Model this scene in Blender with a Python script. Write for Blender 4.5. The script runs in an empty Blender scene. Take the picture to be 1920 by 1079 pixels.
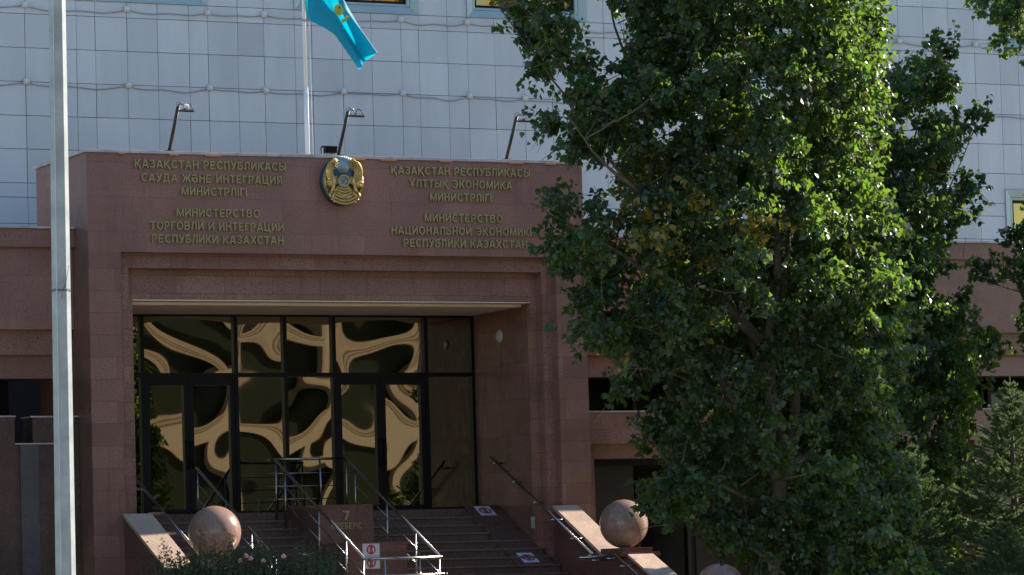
import bpy, bmesh, math, random
import numpy as np
from mathutils import Vector, Matrix
S = bpy.context.scene
COL = S.collection
R = math.radians
# ------------------------------------------------------------------ camera
cam_d = bpy.data.cameras.new("camera"); cam = bpy.data.objects.new("camera", cam_d); COL.objects.link(cam)
CAMP = Vector((-20.3546, -57.2013, -1.2587)); YAW, PITCH, ROLL = 0.454758, 0.0778569, -0.0290762
F_ = Vector((math.sin(YAW)*math.cos(PITCH), math.cos(YAW)*math.cos(PITCH), math.sin(PITCH)))
r_ = Vector((math.cos(YAW), -math.sin(YAW), 0)); u_ = r_.cross(F_)
rr = math.cos(ROLL)*r_ + math.sin(ROLL)*u_; uu = -math.sin(ROLL)*r_ + math.cos(ROLL)*u_
cam.matrix_world = Matrix(((rr.x, uu.x, -F_.x, CAMP.x), (rr.y, uu.y, -F_.y, CAMP.y), (rr.z, uu.z, -F_.z, CAMP.z), (0, 0, 0, 1)))
cam_d.sensor_width = 36; cam_d.lens = 7016.46/1920*36; cam_d.clip_end = 2000; cam_d.clip_start = 1
S.camera = cam
# ------------------------------------------------------------------ light
SUN_EL, SUN_AZ = 28, 5.2            # azimuth counted from +X towards +Y: the sun stands just behind the facade plane
W = bpy.data.worlds.new("World"); S.world = W; W.use_nodes = True
nt = W.node_tree; bg = nt.nodes['Background']
sky = nt.nodes.new('ShaderNodeTexSky'); sky.sky_type = 'NISHITA'; sky.sun_disc = False
sky.ozone_density = 2.6; sky.dust_density = .1; sky.sun_elevation = R(SUN_EL); sky.sun_rotation = R(90-SUN_AZ)
nt.links.new(sky.outputs[0], bg.inputs[0]); bg.inputs[1].default_value = 0.10
sd = bpy.data.lights.new("sun", 'SUN'); sd.energy = 5.0; sd.angle = R(0.5); sd.color = (1, .90, .76)
sun = bpy.data.objects.new("sun", sd); COL.objects.link(sun)
Ld = Vector((math.cos(R(SUN_EL))*math.cos(R(SUN_AZ)), math.cos(R(SUN_EL))*math.sin(R(SUN_AZ)), math.sin(R(SUN_EL))))
sun.rotation_euler = Ld.to_track_quat('Z', 'Y').to_euler()
sun.location = (60, 10, 40)
S.view_settings.view_transform = 'Standard'; S.view_settings.look = 'None'; S.view_settings.exposure = 1.22; S.view_settings.gamma = 1
S.cycles.max_bounces = 8; S.cycles.transparent_max_bounces = 8

# ------------------------------------------------------------------ helpers
class MB:
    """collects shapes in world coordinates"""
    def __init__(s): s.v = []; s.f = []; s.sm = []
    def add(s, vs, fs, smooth=False):
        b = len(s.v); s.v += [tuple(p) for p in vs]; s.f += [tuple(i+b for i in f) for f in fs]; s.sm += [smooth]*len(fs); return s
    def box(s, x0, x1, y0, y1, z0, z1):
        return s.add([(x0,y0,z0),(x1,y0,z0),(x1,y1,z0),(x0,y1,z0),(x0,y0,z1),(x1,y0,z1),(x1,y1,z1),(x0,y1,z1)],
                     [(0,3,2,1),(4,5,6,7),(0,1,5,4),(1,2,6,5),(2,3,7,6),(3,0,4,7)])
    def prism(s, prof, axis, a0, a1):
        """extrude a 2-D outline (counter-clockwise) along an axis: x -> (y,z), y -> (x,z), z -> (x,y)"""
        n = len(prof)
        mk = {'x': lambda p, a: (a, p[0], p[1]), 'y': lambda p, a: (p[0], a, p[1]), 'z': lambda p, a: (p[0], p[1], a)}[axis]
        vs = [mk(p, a0) for p in prof] + [mk(p, a1) for p in prof]
        fs = [tuple(range(n))[::-1], tuple(range(n, 2*n))] + [(i, (i+1) % n, n+(i+1) % n, n+i) for i in range(n)]
        return s.add(vs, fs)
    def tube(s, pts, rad, n=8, caps=True):
        pts = [Vector(p) for p in pts]; m = len(pts)
        rads = rad if isinstance(rad, (list, tuple)) else [rad]*m
        vs = []; ref = None
        for i, p in enumerate(pts):
            t = (pts[min(i+1, m-1)] - pts[max(i-1, 0)]).normalized()
            if ref is None: ref = Vector((0, 0, 1)) if abs(t.z) < .9 else Vector((0, 1, 0))
            a = t.cross(ref).normalized(); b = a.cross(t).normalized(); ref = b
            vs += [p + (a*math.cos(2*math.pi*k/n) + b*math.sin(2*math.pi*k/n))*rads[i] for k in range(n)]
        fs = [(i*n+k, i*n+(k+1) % n, (i+1)*n+(k+1) % n, (i+1)*n+k) for i in range(m-1) for k in range(n)]
        if caps: fs += [tuple(range(n))[::-1], tuple(range((m-1)*n, m*n))]
        return s.add(vs, fs, True)
    def sphere(s, c, r, nu=24, nv=14, sc=(1, 1, 1)):
        vs = [(c[0], c[1], c[2]+r*sc[2])]
        for j in range(1, nv):
            a = math.pi*j/nv
            vs += [(c[0]+r*sc[0]*math.sin(a)*math.cos(2*math.pi*k/nu), c[1]+r*sc[1]*math.sin(a)*math.sin(2*math.pi*k/nu), c[2]+r*sc[2]*math.cos(a)) for k in range(nu)]
        vs.append((c[0], c[1], c[2]-r*sc[2])); L = len(vs)-1
        fs = [(0, 1+k, 1+(k+1) % nu) for k in range(nu)]
        for j in range(nv-2):
            fs += [(1+j*nu+k, 1+(j+1)*nu+k, 1+(j+1)*nu+(k+1) % nu, 1+j*nu+(k+1) % nu) for k in range(nu)]
        fs += [(L, 1+(nv-2)*nu+(k+1) % nu, 1+(nv-2)*nu+k) for k in range(nu)]
        return s.add(vs, fs, True)
    def build(s, name, mat, parent=None, bevel=0):
        V = np.array(s.v, float); o = np.array([(V[:, 0].min()+V[:, 0].max())/2, (V[:, 1].min()+V[:, 1].max())/2, V[:, 2].min()])
        me = bpy.data.meshes.new(name); me.from_pydata([tuple(p) for p in (V-o)], [], s.f); me.materials.append(mat)
        me.polygons.foreach_set('use_smooth', s.sm)
        if bevel:
            bm = bmesh.new(); bm.from_mesh(me); bmesh.ops.recalc_face_normals(bm, faces=bm.faces)
            bmesh.ops.bevel(bm, geom=[e for e in bm.edges if len(e.link_faces) == 2 and e.calc_face_angle(0) > .5], offset=bevel, segments=2, affect='EDGES', profile=.5)
            bm.to_mesh(me); bm.free()
        me.update()
        ob = bpy.data.objects.new(name, me); COL.objects.link(ob); ob.location = o
        if parent: attach(ob, parent)
        return ob
def attach(ob, parent):
    w = Vector(ob.location)
    p = parent; off = Vector((0, 0, 0))
    while p: off += Vector(p.location); p = p.parent
    ob.parent = parent; ob.location = w - off
def tag(o, label=None, cat=None, group=None, kind=None):
    if label: o['label'] = label
    if cat: o['category'] = cat
    if group: o['group'] = group
    if kind: o['kind'] = kind
    return o
def thing(name, loc, label, cat, group=None):
    e = bpy.data.objects.new(name, None); e.empty_display_size = .3; COL.objects.link(e); e.location = loc
    return tag(e, label, cat, group)
def copy_tree(o, parent=None):
    c = o.copy(); COL.objects.link(c)
    if parent: c.parent = parent
    for ch in list(o.children): copy_tree(ch, c)
    return c
def raw_mesh(name, V, faces4, mat, parent=None, tint=None, smooth=False):
    """fast mesh of quads from numpy arrays"""
    o = np.array([V[:, 0].mean(), V[:, 1].mean(), V[:, 2].min()])
    me = bpy.data.meshes.new(name); me.vertices.add(len(V)); me.vertices.foreach_set('co', (V-o).astype(np.float32).ravel())
    n, k = faces4.shape
    me.loops.add(n*k); me.loops.foreach_set('vertex_index', faces4.astype(np.int32).ravel())
    me.polygons.add(n); me.polygons.foreach_set('loop_start', np.arange(0, n*k, k, dtype=np.int32))
    if smooth: me.polygons.foreach_set('use_smooth', np.ones(n, bool))
    me.materials.append(mat)
    if tint is not None:
        a = me.attributes.new('tint', 'FLOAT', 'POINT'); a.data.foreach_set('value', tint.astype(np.float32))
    me.update(calc_edges=True); me.validate()
    ob = bpy.data.objects.new(name, me); COL.objects.link(ob); ob.location = o
    if parent: attach(ob, parent)
    return ob

# ------------------------------------------------------------------ materials
def mat(name, col=(.5, .5, .5), rough=.5, metal=0., spec=.5):
    m = bpy.data.materials.new(name); m.use_nodes = True; b = m.node_tree.nodes['Principled BSDF']
    b.inputs['Base Color'].default_value = (*col, 1); b.inputs['Roughness'].default_value = rough; b.inputs['Metallic'].default_value = metal
    b.inputs['Specular IOR Level'].default_value = spec
    return m, m.node_tree, b
def N(t, typ, **kw):
    n = t.nodes.new(typ)
    for k, v in kw.items(): setattr(n, k, v)
    return n
def mixc(t, fac, a, b, blend='MIX'):
    n = N(t, 'ShaderNodeMix', data_type='RGBA', blend_type=blend)
    for sock, val in ((n.inputs[0], fac), (n.inputs[6], a), (n.inputs[7], b)):
        if hasattr(val, 'links'): t.links.new(val, sock)
        elif isinstance(val, (int, float)): sock.default_value = val
        else: sock.default_value = (*val, 1)
    return n.outputs[2]
def noise(t, vec, scale, detail=3, rough=.55):
    n = N(t, 'ShaderNodeTexNoise'); n.inputs['Scale'].default_value = scale; n.inputs['Detail'].default_value = detail; n.inputs['Roughness'].default_value = rough
    if vec is not None: t.links.new(vec, n.inputs['Vector'])
    return n.outputs['Fac']
def ramp(t, fac, stops):
    n = N(t, 'ShaderNodeValToRGB'); e = n.color_ramp.elements
    e[0].position, e[0].color = stops[0][0], (*stops[0][1], 1); e[1].position, e[1].color = stops[1][0], (*stops[1][1], 1)
    for p, c in stops[2:]: q = e.new(p); q.color = (*c, 1)
    t.links.new(fac, n.inputs[0]); return n.outputs[0]
def granite(name, c1, c2, speck, tile=(.9, .36), rough=.35, mort=.004, spec=.5, offset=.5, contrast=.5):
    m, t, b = mat(name, c1, rough, spec=spec)
    g = N(t, 'ShaderNodeNewGeometry'); sx = N(t, 'ShaderNodeSeparateXYZ'); t.links.new(g.outputs['Position'], sx.inputs[0])
    ad = N(t, 'ShaderNodeMath', operation='ADD'); t.links.new(sx.outputs[0], ad.inputs[0]); t.links.new(sx.outputs[1], ad.inputs[1])
    cb = N(t, 'ShaderNodeCombineXYZ'); t.links.new(ad.outputs[0], cb.inputs[0]); t.links.new(sx.outputs[2], cb.inputs[1])
    br = N(t, 'ShaderNodeTexBrick'); br.offset = offset; br.inputs['Scale'].default_value = 1
    br.inputs['Color1'].default_value = (*c1, 1); br.inputs['Color2'].default_value = (*c2, 1)
    br.inputs['Mortar'].default_value = (c1[0]*.42, c1[1]*.40, c1[2]*.40, 1)
    br.inputs['Mortar Size'].default_value = mort; br.inputs['Mortar Smooth'].default_value = .2
    br.inputs['Brick Width'].default_value = tile[0]; br.inputs['Row Height'].default_value = tile[1]; br.inputs['Bias'].default_value = 0
    t.links.new(cb.outputs[0], br.inputs['Vector'])
    P = g.outputs['Position']
    sp = noise(t, P, 38, 3, .9); sp2 = noise(t, P, 1.1, 4); sp3 = noise(t, P, 52, 2, .8)
    c = mixc(t, ramp(t, sp, [(.46, (0, 0, 0)), (.56, (1, 1, 1))]), br.outputs['Color'], speck, 'MIX')
    c = mixc(t, .7, br.outputs['Color'], c)
    c = mixc(t, ramp(t, sp3, [(.33, (1, 1, 1)), (.46, (0, 0, 0))]), c, (c1[0]*.3, c1[1]*.3, c1[2]*.32))
    c = mixc(t, .55, c, ramp(t, sp2, [(.3, (.66, .65, .66)), (.72, (1.25, 1.22, 1.18))]), 'MULTIPLY')
    # dirty runs down the stone
    mp = N(t, 'ShaderNodeMapping'); mp.inputs['Scale'].default_value = (5, 5, .5); t.links.new(P, mp.inputs[0])
    st = noise(t, mp.outputs[0], 1.2, 4)
    c = mixc(t, ramp(t, st, [(.55, (0, 0, 0)), (.82, (.6, .6, .6))]), c, (c1[0]*.5, c1[1]*.52, c1[2]*.55))
    t.links.new(c, b.inputs['Base Color'])
    rr_ = ramp(t, noise(t, P, 6, 3), [(.3, (rough*.8,)*3), (.8, (rough*1.35,)*3)]); t.links.new(rr_, b.inputs['Roughness'])
    bp = N(t, 'ShaderNodeBump'); bp.inputs['Strength'].default_value = .25; bp.inputs['Distance'].default_value = .004
    t.links.new(br.outputs['Fac'], bp.inputs['Height']); bp.invert = True; t.links.new(bp.outputs[0], b.inputs['Normal'])
    return m
M = {}
M['granite'] = granite('pink_granite', (0.287, 0.137, 0.096), (0.425, 0.220, 0.162), (0.220, 0.120, 0.096))
M['granite_fascia'] = granite('pink_granite_fascia', (0.316, 0.151, 0.109), (0.384, 0.192, 0.143), (0.235, 0.128, 0.103), tile=(.98, .57), mort=.003)
M['granite_trim'] = granite('pink_granite_trim', (0.301, 0.145, 0.106), (0.425, 0.220, 0.162), (0.235, 0.128, 0.100), tile=(.86, .30), mort=.005)
M['granite_polished'] = granite('polished_granite', (.24, .115, .084), (.36, .185, .14), (.21, .108, .085), tile=(.6, .62), rough=.33, spec=.12)
M['granite_wing'] = granite('wing_granite', (0.345, 0.169, 0.126), (0.425, 0.217, 0.166), (0.264, 0.143, 0.114), tile=(1.9, 1.3), mort=.003)
M['granite_shaded'] = granite('shaded_granite', (.135, .072, .060), (.175, .098, .084), (.10, .06, .052), tile=(1.3, .8), rough=.25)  # darkened granite: the shade on the left pilasters is put into the colour
M['granite_grey'] = granite('grey_granite', (.125, .115, .12), (.15, .14, .145), (.10, .095, .10), tile=(.9, .6))
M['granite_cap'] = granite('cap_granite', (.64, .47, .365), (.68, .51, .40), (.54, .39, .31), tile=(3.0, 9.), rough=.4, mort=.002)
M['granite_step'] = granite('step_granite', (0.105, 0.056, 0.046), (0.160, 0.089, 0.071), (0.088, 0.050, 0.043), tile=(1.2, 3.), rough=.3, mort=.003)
M['granite_tread'] = granite('tread_granite', (0.165, 0.095, 0.077), (0.209, 0.121, 0.099), (0.132, 0.078, 0.067), tile=(1.2, 3.), rough=.3, mort=.003)  # lighter copy of the step granite: skylit edges put into the colour
M['granite_ball'] = granite('ball_granite', (0.37, 0.232, 0.175), (0.37, 0.232, 0.175), (0.28, 0.175, 0.135), tile=(50, 50), rough=.22, mort=0)
M['granite_block'] = granite('block_granite', (.15, .068, .052), (.22, .108, .084), (.12, .06, .048), tile=(.62, .75), rough=.2, mort=.003)
def plain(name, col, rough=.5, metal=0., var=.15, scale=3., spec=.5, bump=0):
    m, t, b = mat(name, col, rough, metal, spec)
    g = N(t, 'ShaderNodeNewGeometry'); n = noise(t, g.outputs['Position'], scale, 5)
    c = mixc(t, 1., ramp(t, n, [(.3, (1-var,)*3), (.75, (1+var,)*3)]), col, 'MULTIPLY'); t.links.new(c, b.inputs['Base Color'])
    if bump:
        bp = N(t, 'ShaderNodeBump'); bp.inputs['Distance'].default_value = bump; t.links.new(noise(t, g.outputs['Position'], scale*14, 3), bp.inputs['Height']); t.links.new(bp.outputs[0], b.inputs['Normal'])
    return m
M['coping'] = plain('coping_stone', (.52, .46, .44), .6, var=.35, scale=2)
M['copper'] = plain('rusty_flashing', (.55, .25, .13), .6)
M['soffit'] = plain('cream_soffit', (.86, .73, .57), .7, var=.08)
M['steel'] = plain('stainless_steel', (.40, .375, .35), .27, 1., var=.06, scale=8)
M['pole_steel'] = plain('galvanised_steel', (.25, .285, .29), .45, .15, var=.25, scale=4)
M['seam'] = plain('weld_seam', (.42, .44, .44), .4)
M['black_metal'] = plain('black_frame', (.006, .006, .007), .4, spec=.2)
M['dark_metal'] = plain('dark_metal', (.03, .027, .025), .5)
M['white_paint'] = plain('white_paint', (.78, .78, .78), .4, var=.05)
M['plastic_box'] = plain('plastic_box', (.50, .50, .47), .5, var=.15, scale=9)
M['cable'] = plain('cable', (.27, .27, .28), .6)
M['gold_letter'] = plain('gold_letter', (.39, .31, .135), .42, .3, var=.1)
M['gold'] = plain('gilded_metal', (.66, .44, .15), .42, .75, var=.2, scale=12)
M['blue_enamel'] = plain('blue_enamel', (.03, .085, .11), .4, .3, var=.2, scale=10)
M['rust_bar'] = plain('door_dark', (.05, .027, .022), .5)
M['door_frame'] = plain('brown_frame', (.09, .055, .04), .5)
M['dark_pane'] = plain('tinted_pane', (.02, .02, .02), .08)
M['void'] = plain('dark_interior', (.012, .010, .010), .8)
M['window_frame'] = plain('window_surround', (.32, .42, .42), .45, .2, var=.08)
M['roofing'] = plain('roofing', (.35, .33, .32), .8)
M['ground'] = plain('paving', (.38, .325, .265), .8, var=.2, scale=.6, bump=.004)
M['lawn'] = plain('lawn', (.06, .09, .03), .9, var=.4, scale=4, bump=.03)
M['paper'] = plain('sticker_white', (.64, .63, .65), .4, var=.03)
M['red'] = plain('sticker_red', (.46, .035, .04), .45, var=.05)
M['blue_edge'] = plain('sticker_blue', (.08, .10, .40), .45, var=.05)
M['bark'] = plain('poplar_bark', (.105, .084, .065), .85, var=.45, scale=7, bump=.01)
M['wall_lamp'] = plain('opal_glass', (.62, .62, .62), .25, var=.03)
M['lit_cream'] = plain('cream_render', (.25, .208, .15), .8, var=.12, scale=.3)
M['flower'] = plain('rose_petals', (.75, .42, .38), .6)

def panel_mat():
    m, t, b = mat('white_cladding', (.6, .6, .6), .42)
    at = N(t, 'ShaderNodeAttribute', attribute_name='tint'); g = N(t, 'ShaderNodeNewGeometry')
    mp = N(t, 'ShaderNodeMapping'); mp.inputs['Scale'].default_value = (2.2, 2.2, .35); t.links.new(g.outputs['Position'], mp.inputs[0])
    n = noise(t, mp.outputs[0], 1.5, 5)
    c = ramp(t, at.outputs['Fac'], [(0, (.40, .435, .455)), (1, (.56, .605, .64))])
    c = mixc(t, .6, c, ramp(t, n, [(.3, (.86, .86, .87)), (.7, (1.04, 1.04, 1.04))]), 'MULTIPLY')
    t.links.new(c, b.inputs['Base Color']); return m
M['panel'] = panel_mat()
M['joint'] = plain('cladding_joint', (.085, .085, .09), .8)
M['dark_glass'] = plain('dark_green_glass', (.012, .016, .010), .4, spec=.05)
M['tan_trim'] = plain('tan_trim', (.215, .163, .11), .8)
def glass_mat(name, col, rough):
    m, t, b = mat(name, col, rough, 1.)
    return m
M['gold_glass'] = glass_mat('bronze_mirror_glass', (.285, .24, .165), .012)
M['window_glass'] = glass_mat('gold_window_glass', (.42, .28, .09), .02)
def leaf_mat(name, base, trans, yellow, gloss=.28, spec=.8):
    m, t, b = mat(name, base, gloss, spec=spec)
    at = N(t, 'ShaderNodeAttribute', attribute_name='tint')
    c = ramp(t, at.outputs['Fac'], [(0, tuple(x*.7 for x in base)), (.45, base), (.85, tuple(x*1.5 for x in base)), (.95, yellow)])
    t.links.new(c, b.inputs['Base Color'])
    tr = N(t, 'ShaderNodeBsdfTranslucent')
    ct = ramp(t, at.outputs['Fac'], [(0, tuple(x*.7 for x in trans)), (.8, trans), (.95, (yellow[0]*1.2, yellow[1]*1.1, yellow[2]))]); t.links.new(ct, tr.inputs[0])
    mx = N(t, 'ShaderNodeMixShader'); mx.inputs[0].default_value = .40
    t.links.new(b.outputs[0], mx.inputs[1]); t.links.new(tr.outputs[0], mx.inputs[2])
    t.links.new(mx.outputs[0], t.nodes['Material Output'].inputs[0]); return m
M['leaf'] = leaf_mat('poplar_leaf', (.016, .036, .017), (.24, .42, .04), (.24, .19, .015), .38, .6)
M['needle'] = leaf_mat('spruce_needle', (.115, .18, .075), (.19, .27, .09), (.24, .29, .12), .5, .4)
M['rose_leaf'] = leaf_mat('rose_leaf', (.035, .078, .036), (.08, .15, .03), (.10, .16, .04), .4, .5)
def flag_mat():
    m, t, b = mat('flag_cloth', (.0, .33, .50), .6)
    tr = N(t, 'ShaderNodeBsdfTranslucent'); tr.inputs[0].default_value = (.0, .45, .62, 1)
    mx = N(t, 'ShaderNodeMixShader'); mx.inputs[0].default_value = .45
    t.links.new(b.outputs[0], mx.inputs[1]); t.links.new(tr.outputs[0], mx.inputs[2]); t.links.new(mx.outputs[0], t.nodes['Material Output'].inputs[0]); return m
M['flag'] = flag_mat()
M['flag_gold'] = plain('flag_gold', (.75, .60, .05), .6)

GZ = -2.9            # ground level; z = 0 is the door sill
YW = 5.305           # plane of the white office wall
# ------------------------------------------------------------------ ground
tag(MB().box(-150, 150, -150, 150, GZ-1, GZ).build('ground', M['ground']), kind='structure')
tag(MB().box(9.3, 40, -16, .2, GZ+.001, GZ+.006).build('lawn', M['lawn']), kind='structure')
tag(MB().box(-12, .2, -9, .2, GZ+.001, GZ+.006).build('flower_bed', M['lawn']), kind='structure')

# ------------------------------------------------------------------ white office building
off = thing('office_building', (11, YW, GZ), 'tall office building clad in square white panels rising behind the granite entrance', 'building')
rng = np.random.default_rng(4)
rows = [4.0, 4.62, 5.22, 5.684, 5.938, 6.54, 7.133, 7.734, 8.338, 8.943, 9.224, 9.83, 10.43, 11.03, 11.63, 12.2, 12.8]
cols = [-6.0, -5.4, -4.8, -4.2, -3.6, -3.0, -2.4, -1.8, -1.2, -.81, -.21, .19, .79, 1.26, 1.745, 2.10, 2.70, 3.28, 3.88, 4.245, 4.825, 5.335, 5.94, 6.28, 6.885, 7.47, 8.07, 8.43, 9.02, 9.428, 9.985, 10.587, 11.17, 11.73, 12.3, 12.73, 13.33, 13.93, 14.53, 15.13, 15.5, 16.1, 16.65, 17.25, 17.7, 18.28, 18.866, 19.451, 20.037, 20.633, 21.228, 21.664, 22.26, 22.86, 23.45, 24.05, 24.6, 25.2, 25.8, 26.4, 27]
wins = [(1.745, 4.245, 9.224, 11.63), (5.94, 8.43, 9.224, 11.63), (9.428, 11.93, 9.224, 11.63), (21.34, 23.9, 9.1, 11.5), (21.228, 23.76, 3.95, 6.221), (13.6, 16.1, 9.224, 11.63), (17.4, 19.9, 9.7, 11.9)]
wins = wins[:5]
mb = MB(); tints = []
g_ = .0052
for i in range(len(cols)-1):
    for j in range(len(rows)-1):
        x0, x1, z0, z1 = cols[i]+g_*rng.uniform(.4, 1.3), cols[i+1]-g_*rng.uniform(.4, 1.3), rows[j]+g_, rows[j+1]-g_
        cx, cz = (x0+x1)/2, (z0+z1)/2
        if any(a < cx < b and c < cz < d for a, b, c, d in wins): continue
        for a, b, c, d in wins:     # panels are cut to the window surrounds
            if z0 < d and z1 > c:
                if x0 < a < x1: x1 = a-.008
                if x0 < b < x1: x0 = b+.008
            if x0 < b and x1 > a:
                if z0 < c < z1: z1 = c-.008
                if z0 < d < z1: z0 = d+.008
        ty = [YW+rng.uniform(-.0035, .0035) for _ in range(4)]
        b0 = len(mb.v)
        mb.add([(x0, ty[0], z0), (x1, ty[1], z0), (x1, ty[2], z1), (x0, ty[3], z1), (x0, YW+.03, z0), (x1, YW+.03, z0), (x1, YW+.03, z1), (x0, YW+.03, z1)],
               [(0, 1, 2, 3), (0, 4, 5, 1), (1, 5, 6, 2), (2, 6, 7, 3), (3, 7, 4, 0)])
        tt = np.clip(rng.normal(.62, .12), 0, 1)
        if abs(cx-5.08) < .15 and abs(cz-8.64) < .2: tt = .05
        tints += [tt]*8
o = mb.build('cladding', M['panel'], off)
a = o.data.attributes.new('tint', 'FLOAT', 'POINT'); a.data.foreach_set('value', np.array(tints, np.float32))
mb = MB(); xs = [-6.0, 27.0]
mb.box(-6.0, 27.0, YW+.032, YW+.5, GZ, 4.0)
zc = [4.0, 12.8]
# backing wall with the window openings left out
def backing(mb, x0, x1, z0, z1, holes, y0, y1):
    X = sorted({x0, x1, *[h[0] for h in holes], *[h[1] for h in holes]}); Z = sorted({z0, z1, *[h[2] for h in holes], *[h[3] for h in holes]})
    for i in range(len(X)-1):
        for j in range(len(Z)-1):
            cx, cz = (X[i]+X[i+1])/2, (Z[j]+Z[j+1])/2
            if not (x0 < cx < x1 and z0 < cz < z1) or any(a < cx < b and c < cz < d for a, b, c, d in holes): continue
            mb.box(X[i], X[i+1], y0, y1, Z[j], Z[j+1])
backing(mb, -6, 27, 4.0, 12.8, [(a+.15, b-.15, max(c+.15, 4.0), d-.15) for a, b, c, d in wins], YW+.032, YW+.5)
mb.build('wall', M['joint'], off)
MB().box(-6, 27, YW+.5, YW+14, GZ, 12.75).build('rear_block', M['roofing'], off)
MB().box(-6.1, 27.1, YW-.1, YW+14.1, 12.8, 13.1).build('roof', M['roofing'], off)
def window(a, b, c, d):
    w = .20; y = YW-.012
    mb = MB()
    out = [(a, c), (b, c), (b, d), (a, d)]; inn = [(a+w, c+w), (b-w, c+w), (b-w, d-w), (a+w, d-w)]
    for k in range(4):
        p, q, r2, s2 = out[k], out[(k+1) % 4], inn[(k+1) % 4], inn[k]
        yo, yi = y-.02, y+.07
        mb.add([(p[0], yo, p[1]), (q[0], yo, q[1]), (r2[0], yi, r2[1]), (s2[0], yi, s2[1]), (p[0], y+.06, p[1]), (q[0], y+.06, q[1]), (r2[0], yi+.25, r2[1]), (s2[0], yi+.25, s2[1])],
               [(0, 1, 2, 3), (4, 5, 1, 0), (3, 2, 6, 7)])
    s = mb.build('window', M['window_frame'], off)
    x0, x1, z0, z1 = a+w, b-w, c+w, d-w; t = .055
    f = MB(); yf = YW+.10
    f.box(x0, x1, yf, yf+.06, z0, z0+t).box(x0, x1, yf, yf+.06, z1-t, z1).box(x0, x0+t, yf, yf+.06, z0+t, z1-t).box(x1-t, x1, yf, yf+.06, z0+t, z1-t)
    xm = x0+(x1-x0)*.52
    f.box(xm-.05, xm+.05, yf+.001, yf+.06, z0+t, z1-t)
    f.build('sash', M['black_metal'], s)
    for xa, xb in ((x0+t, xm-.05), (xm+.05, x1-t)):
        pane(xa, xb, yf+.035, z0+t, z1-t, 'pane', M['window_glass'], s, .003)
def pane(x0, x1, y, z0, z1, name, m, parent, amp, seed=None, pill=0.0):
    """a glass pane that bulges and ripples slightly, as insulated mirror glass does"""
    r = np.random.default_rng(seed if seed is not None else int(abs(x0*977+z0*131)) % 9999)
    nx, nz = 36, 36
    U, Vv = np.meshgrid(np.linspace(0, 1, nx), np.linspace(0, 1, nz))
    w, h = x1-x0, z1-z0
    D = pill*(4*U*(1-U))*(4*Vv*(1-Vv))*min(w, h)
    for k in range(3):
        fx, fz = r.uniform(.15, .75)*max(w, .7), r.uniform(.25, .85)*h
        D += amp*r.uniform(.5, 1.)*np.sin(2*math.pi*(fx*U+r.uniform()))*np.cos(2*math.pi*(fz*Vv+r.uniform()))
    V = np.stack([x0+U*w, y+D, z0+Vv*h], -1).reshape(-1, 3)
    idx = np.arange(nx*nz).reshape(nz, nx)
    Fq = np.stack([idx[:-1, :-1], idx[:-1, 1:], idx[1:, 1:], idx[1:, :-1]], -1).reshape(-1, 4)
    return raw_mesh(name, V, Fq, m, parent, smooth=True)
for wd in wins: window(*wd)

# cable with small light boxes strung over the panels
upper = [(-3.0, 9.1), (-1.2, 9.1), (.79, 9.1), (2.70, 9.1), (4.243, 9.1), (5.335, 9.11), (6.88, 9.11), (8.065, 9.13), (9.42, 9.13), (10.587, 9.13), (11.73, 9.13), (13.33, 9.13), (15.13, 9.13), (17.25, 9.13), (18.866, 9.13), (20.645, 9.13), (22.3, 9.0)]
lower = [(-3.0, 7.73), (-1.2, 7.73), (.79, 7.735), (2.70, 7.733), (4.248, 7.734), (5.345, 7.72), (6.88, 7.745), (8.07, 7.76), (9.435, 7.748), (10.585, 7.735), (11.73, 7.735), (13.33, 7.735), (15.13, 7.735), (17.25, 7.735), (18.866, 7.735), (20.645, 7.735), (22.3, 7.735)]
for ln, (pts, lab) in enumerate(((upper, 'grey cable looping between light boxes just under the upper window surrounds'), (lower, 'grey cable looping between light boxes along the lower panel joint above the flood lamps'))):
    path = []; rc = np.random.default_rng(8+ln)
    for (xa, za), (xb, zb) in zip(pts[:-1], pts[1:]):
        sag = rc.uniform(.03, .09); k = rc.uniform(.35, .65)
        for q in range(10):
            t = q/10
            path.append((xa+(xb-xa)*t, YW-.025, za+(zb-za)*t-.02-sag*4*t*(1-t)*(1+.4*math.sin(9*t+ln))))
    tag(MB().tube(path, .009, 5).build('cable', M['cable']), lab, 'cable')
    first = None
    for q, (x, z) in enumerate(pts):
        if first is None:
            first = thing('light_box', (x, YW, z), 'small square pale plastic light box on the white panels', 'light box')
            MB().box(x-.055, x+.055, YW-.06, YW-.004, z-.055, z+.055).build('box', M['plastic_box'], first, bevel=.012)
            MB().sphere((x, YW-.06, z), .035, 12, 8, (1, .5, 1)).build('lens', M['wall_lamp'], first)
            b = first
        else:
            b = copy_tree(first); b.location = (x, YW, z)
        b['group'] = 'light boxes strung on the upper cable' if ln == 0 else 'light boxes strung on the lower cable'
        b['label'] = 'small square pale light box on the upper cable under the windows' if ln == 0 else 'small square pale light box on the lower cable along the panel joint'
    for xk, zz in ((.79, 0), (.9, 0)): pass

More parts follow.
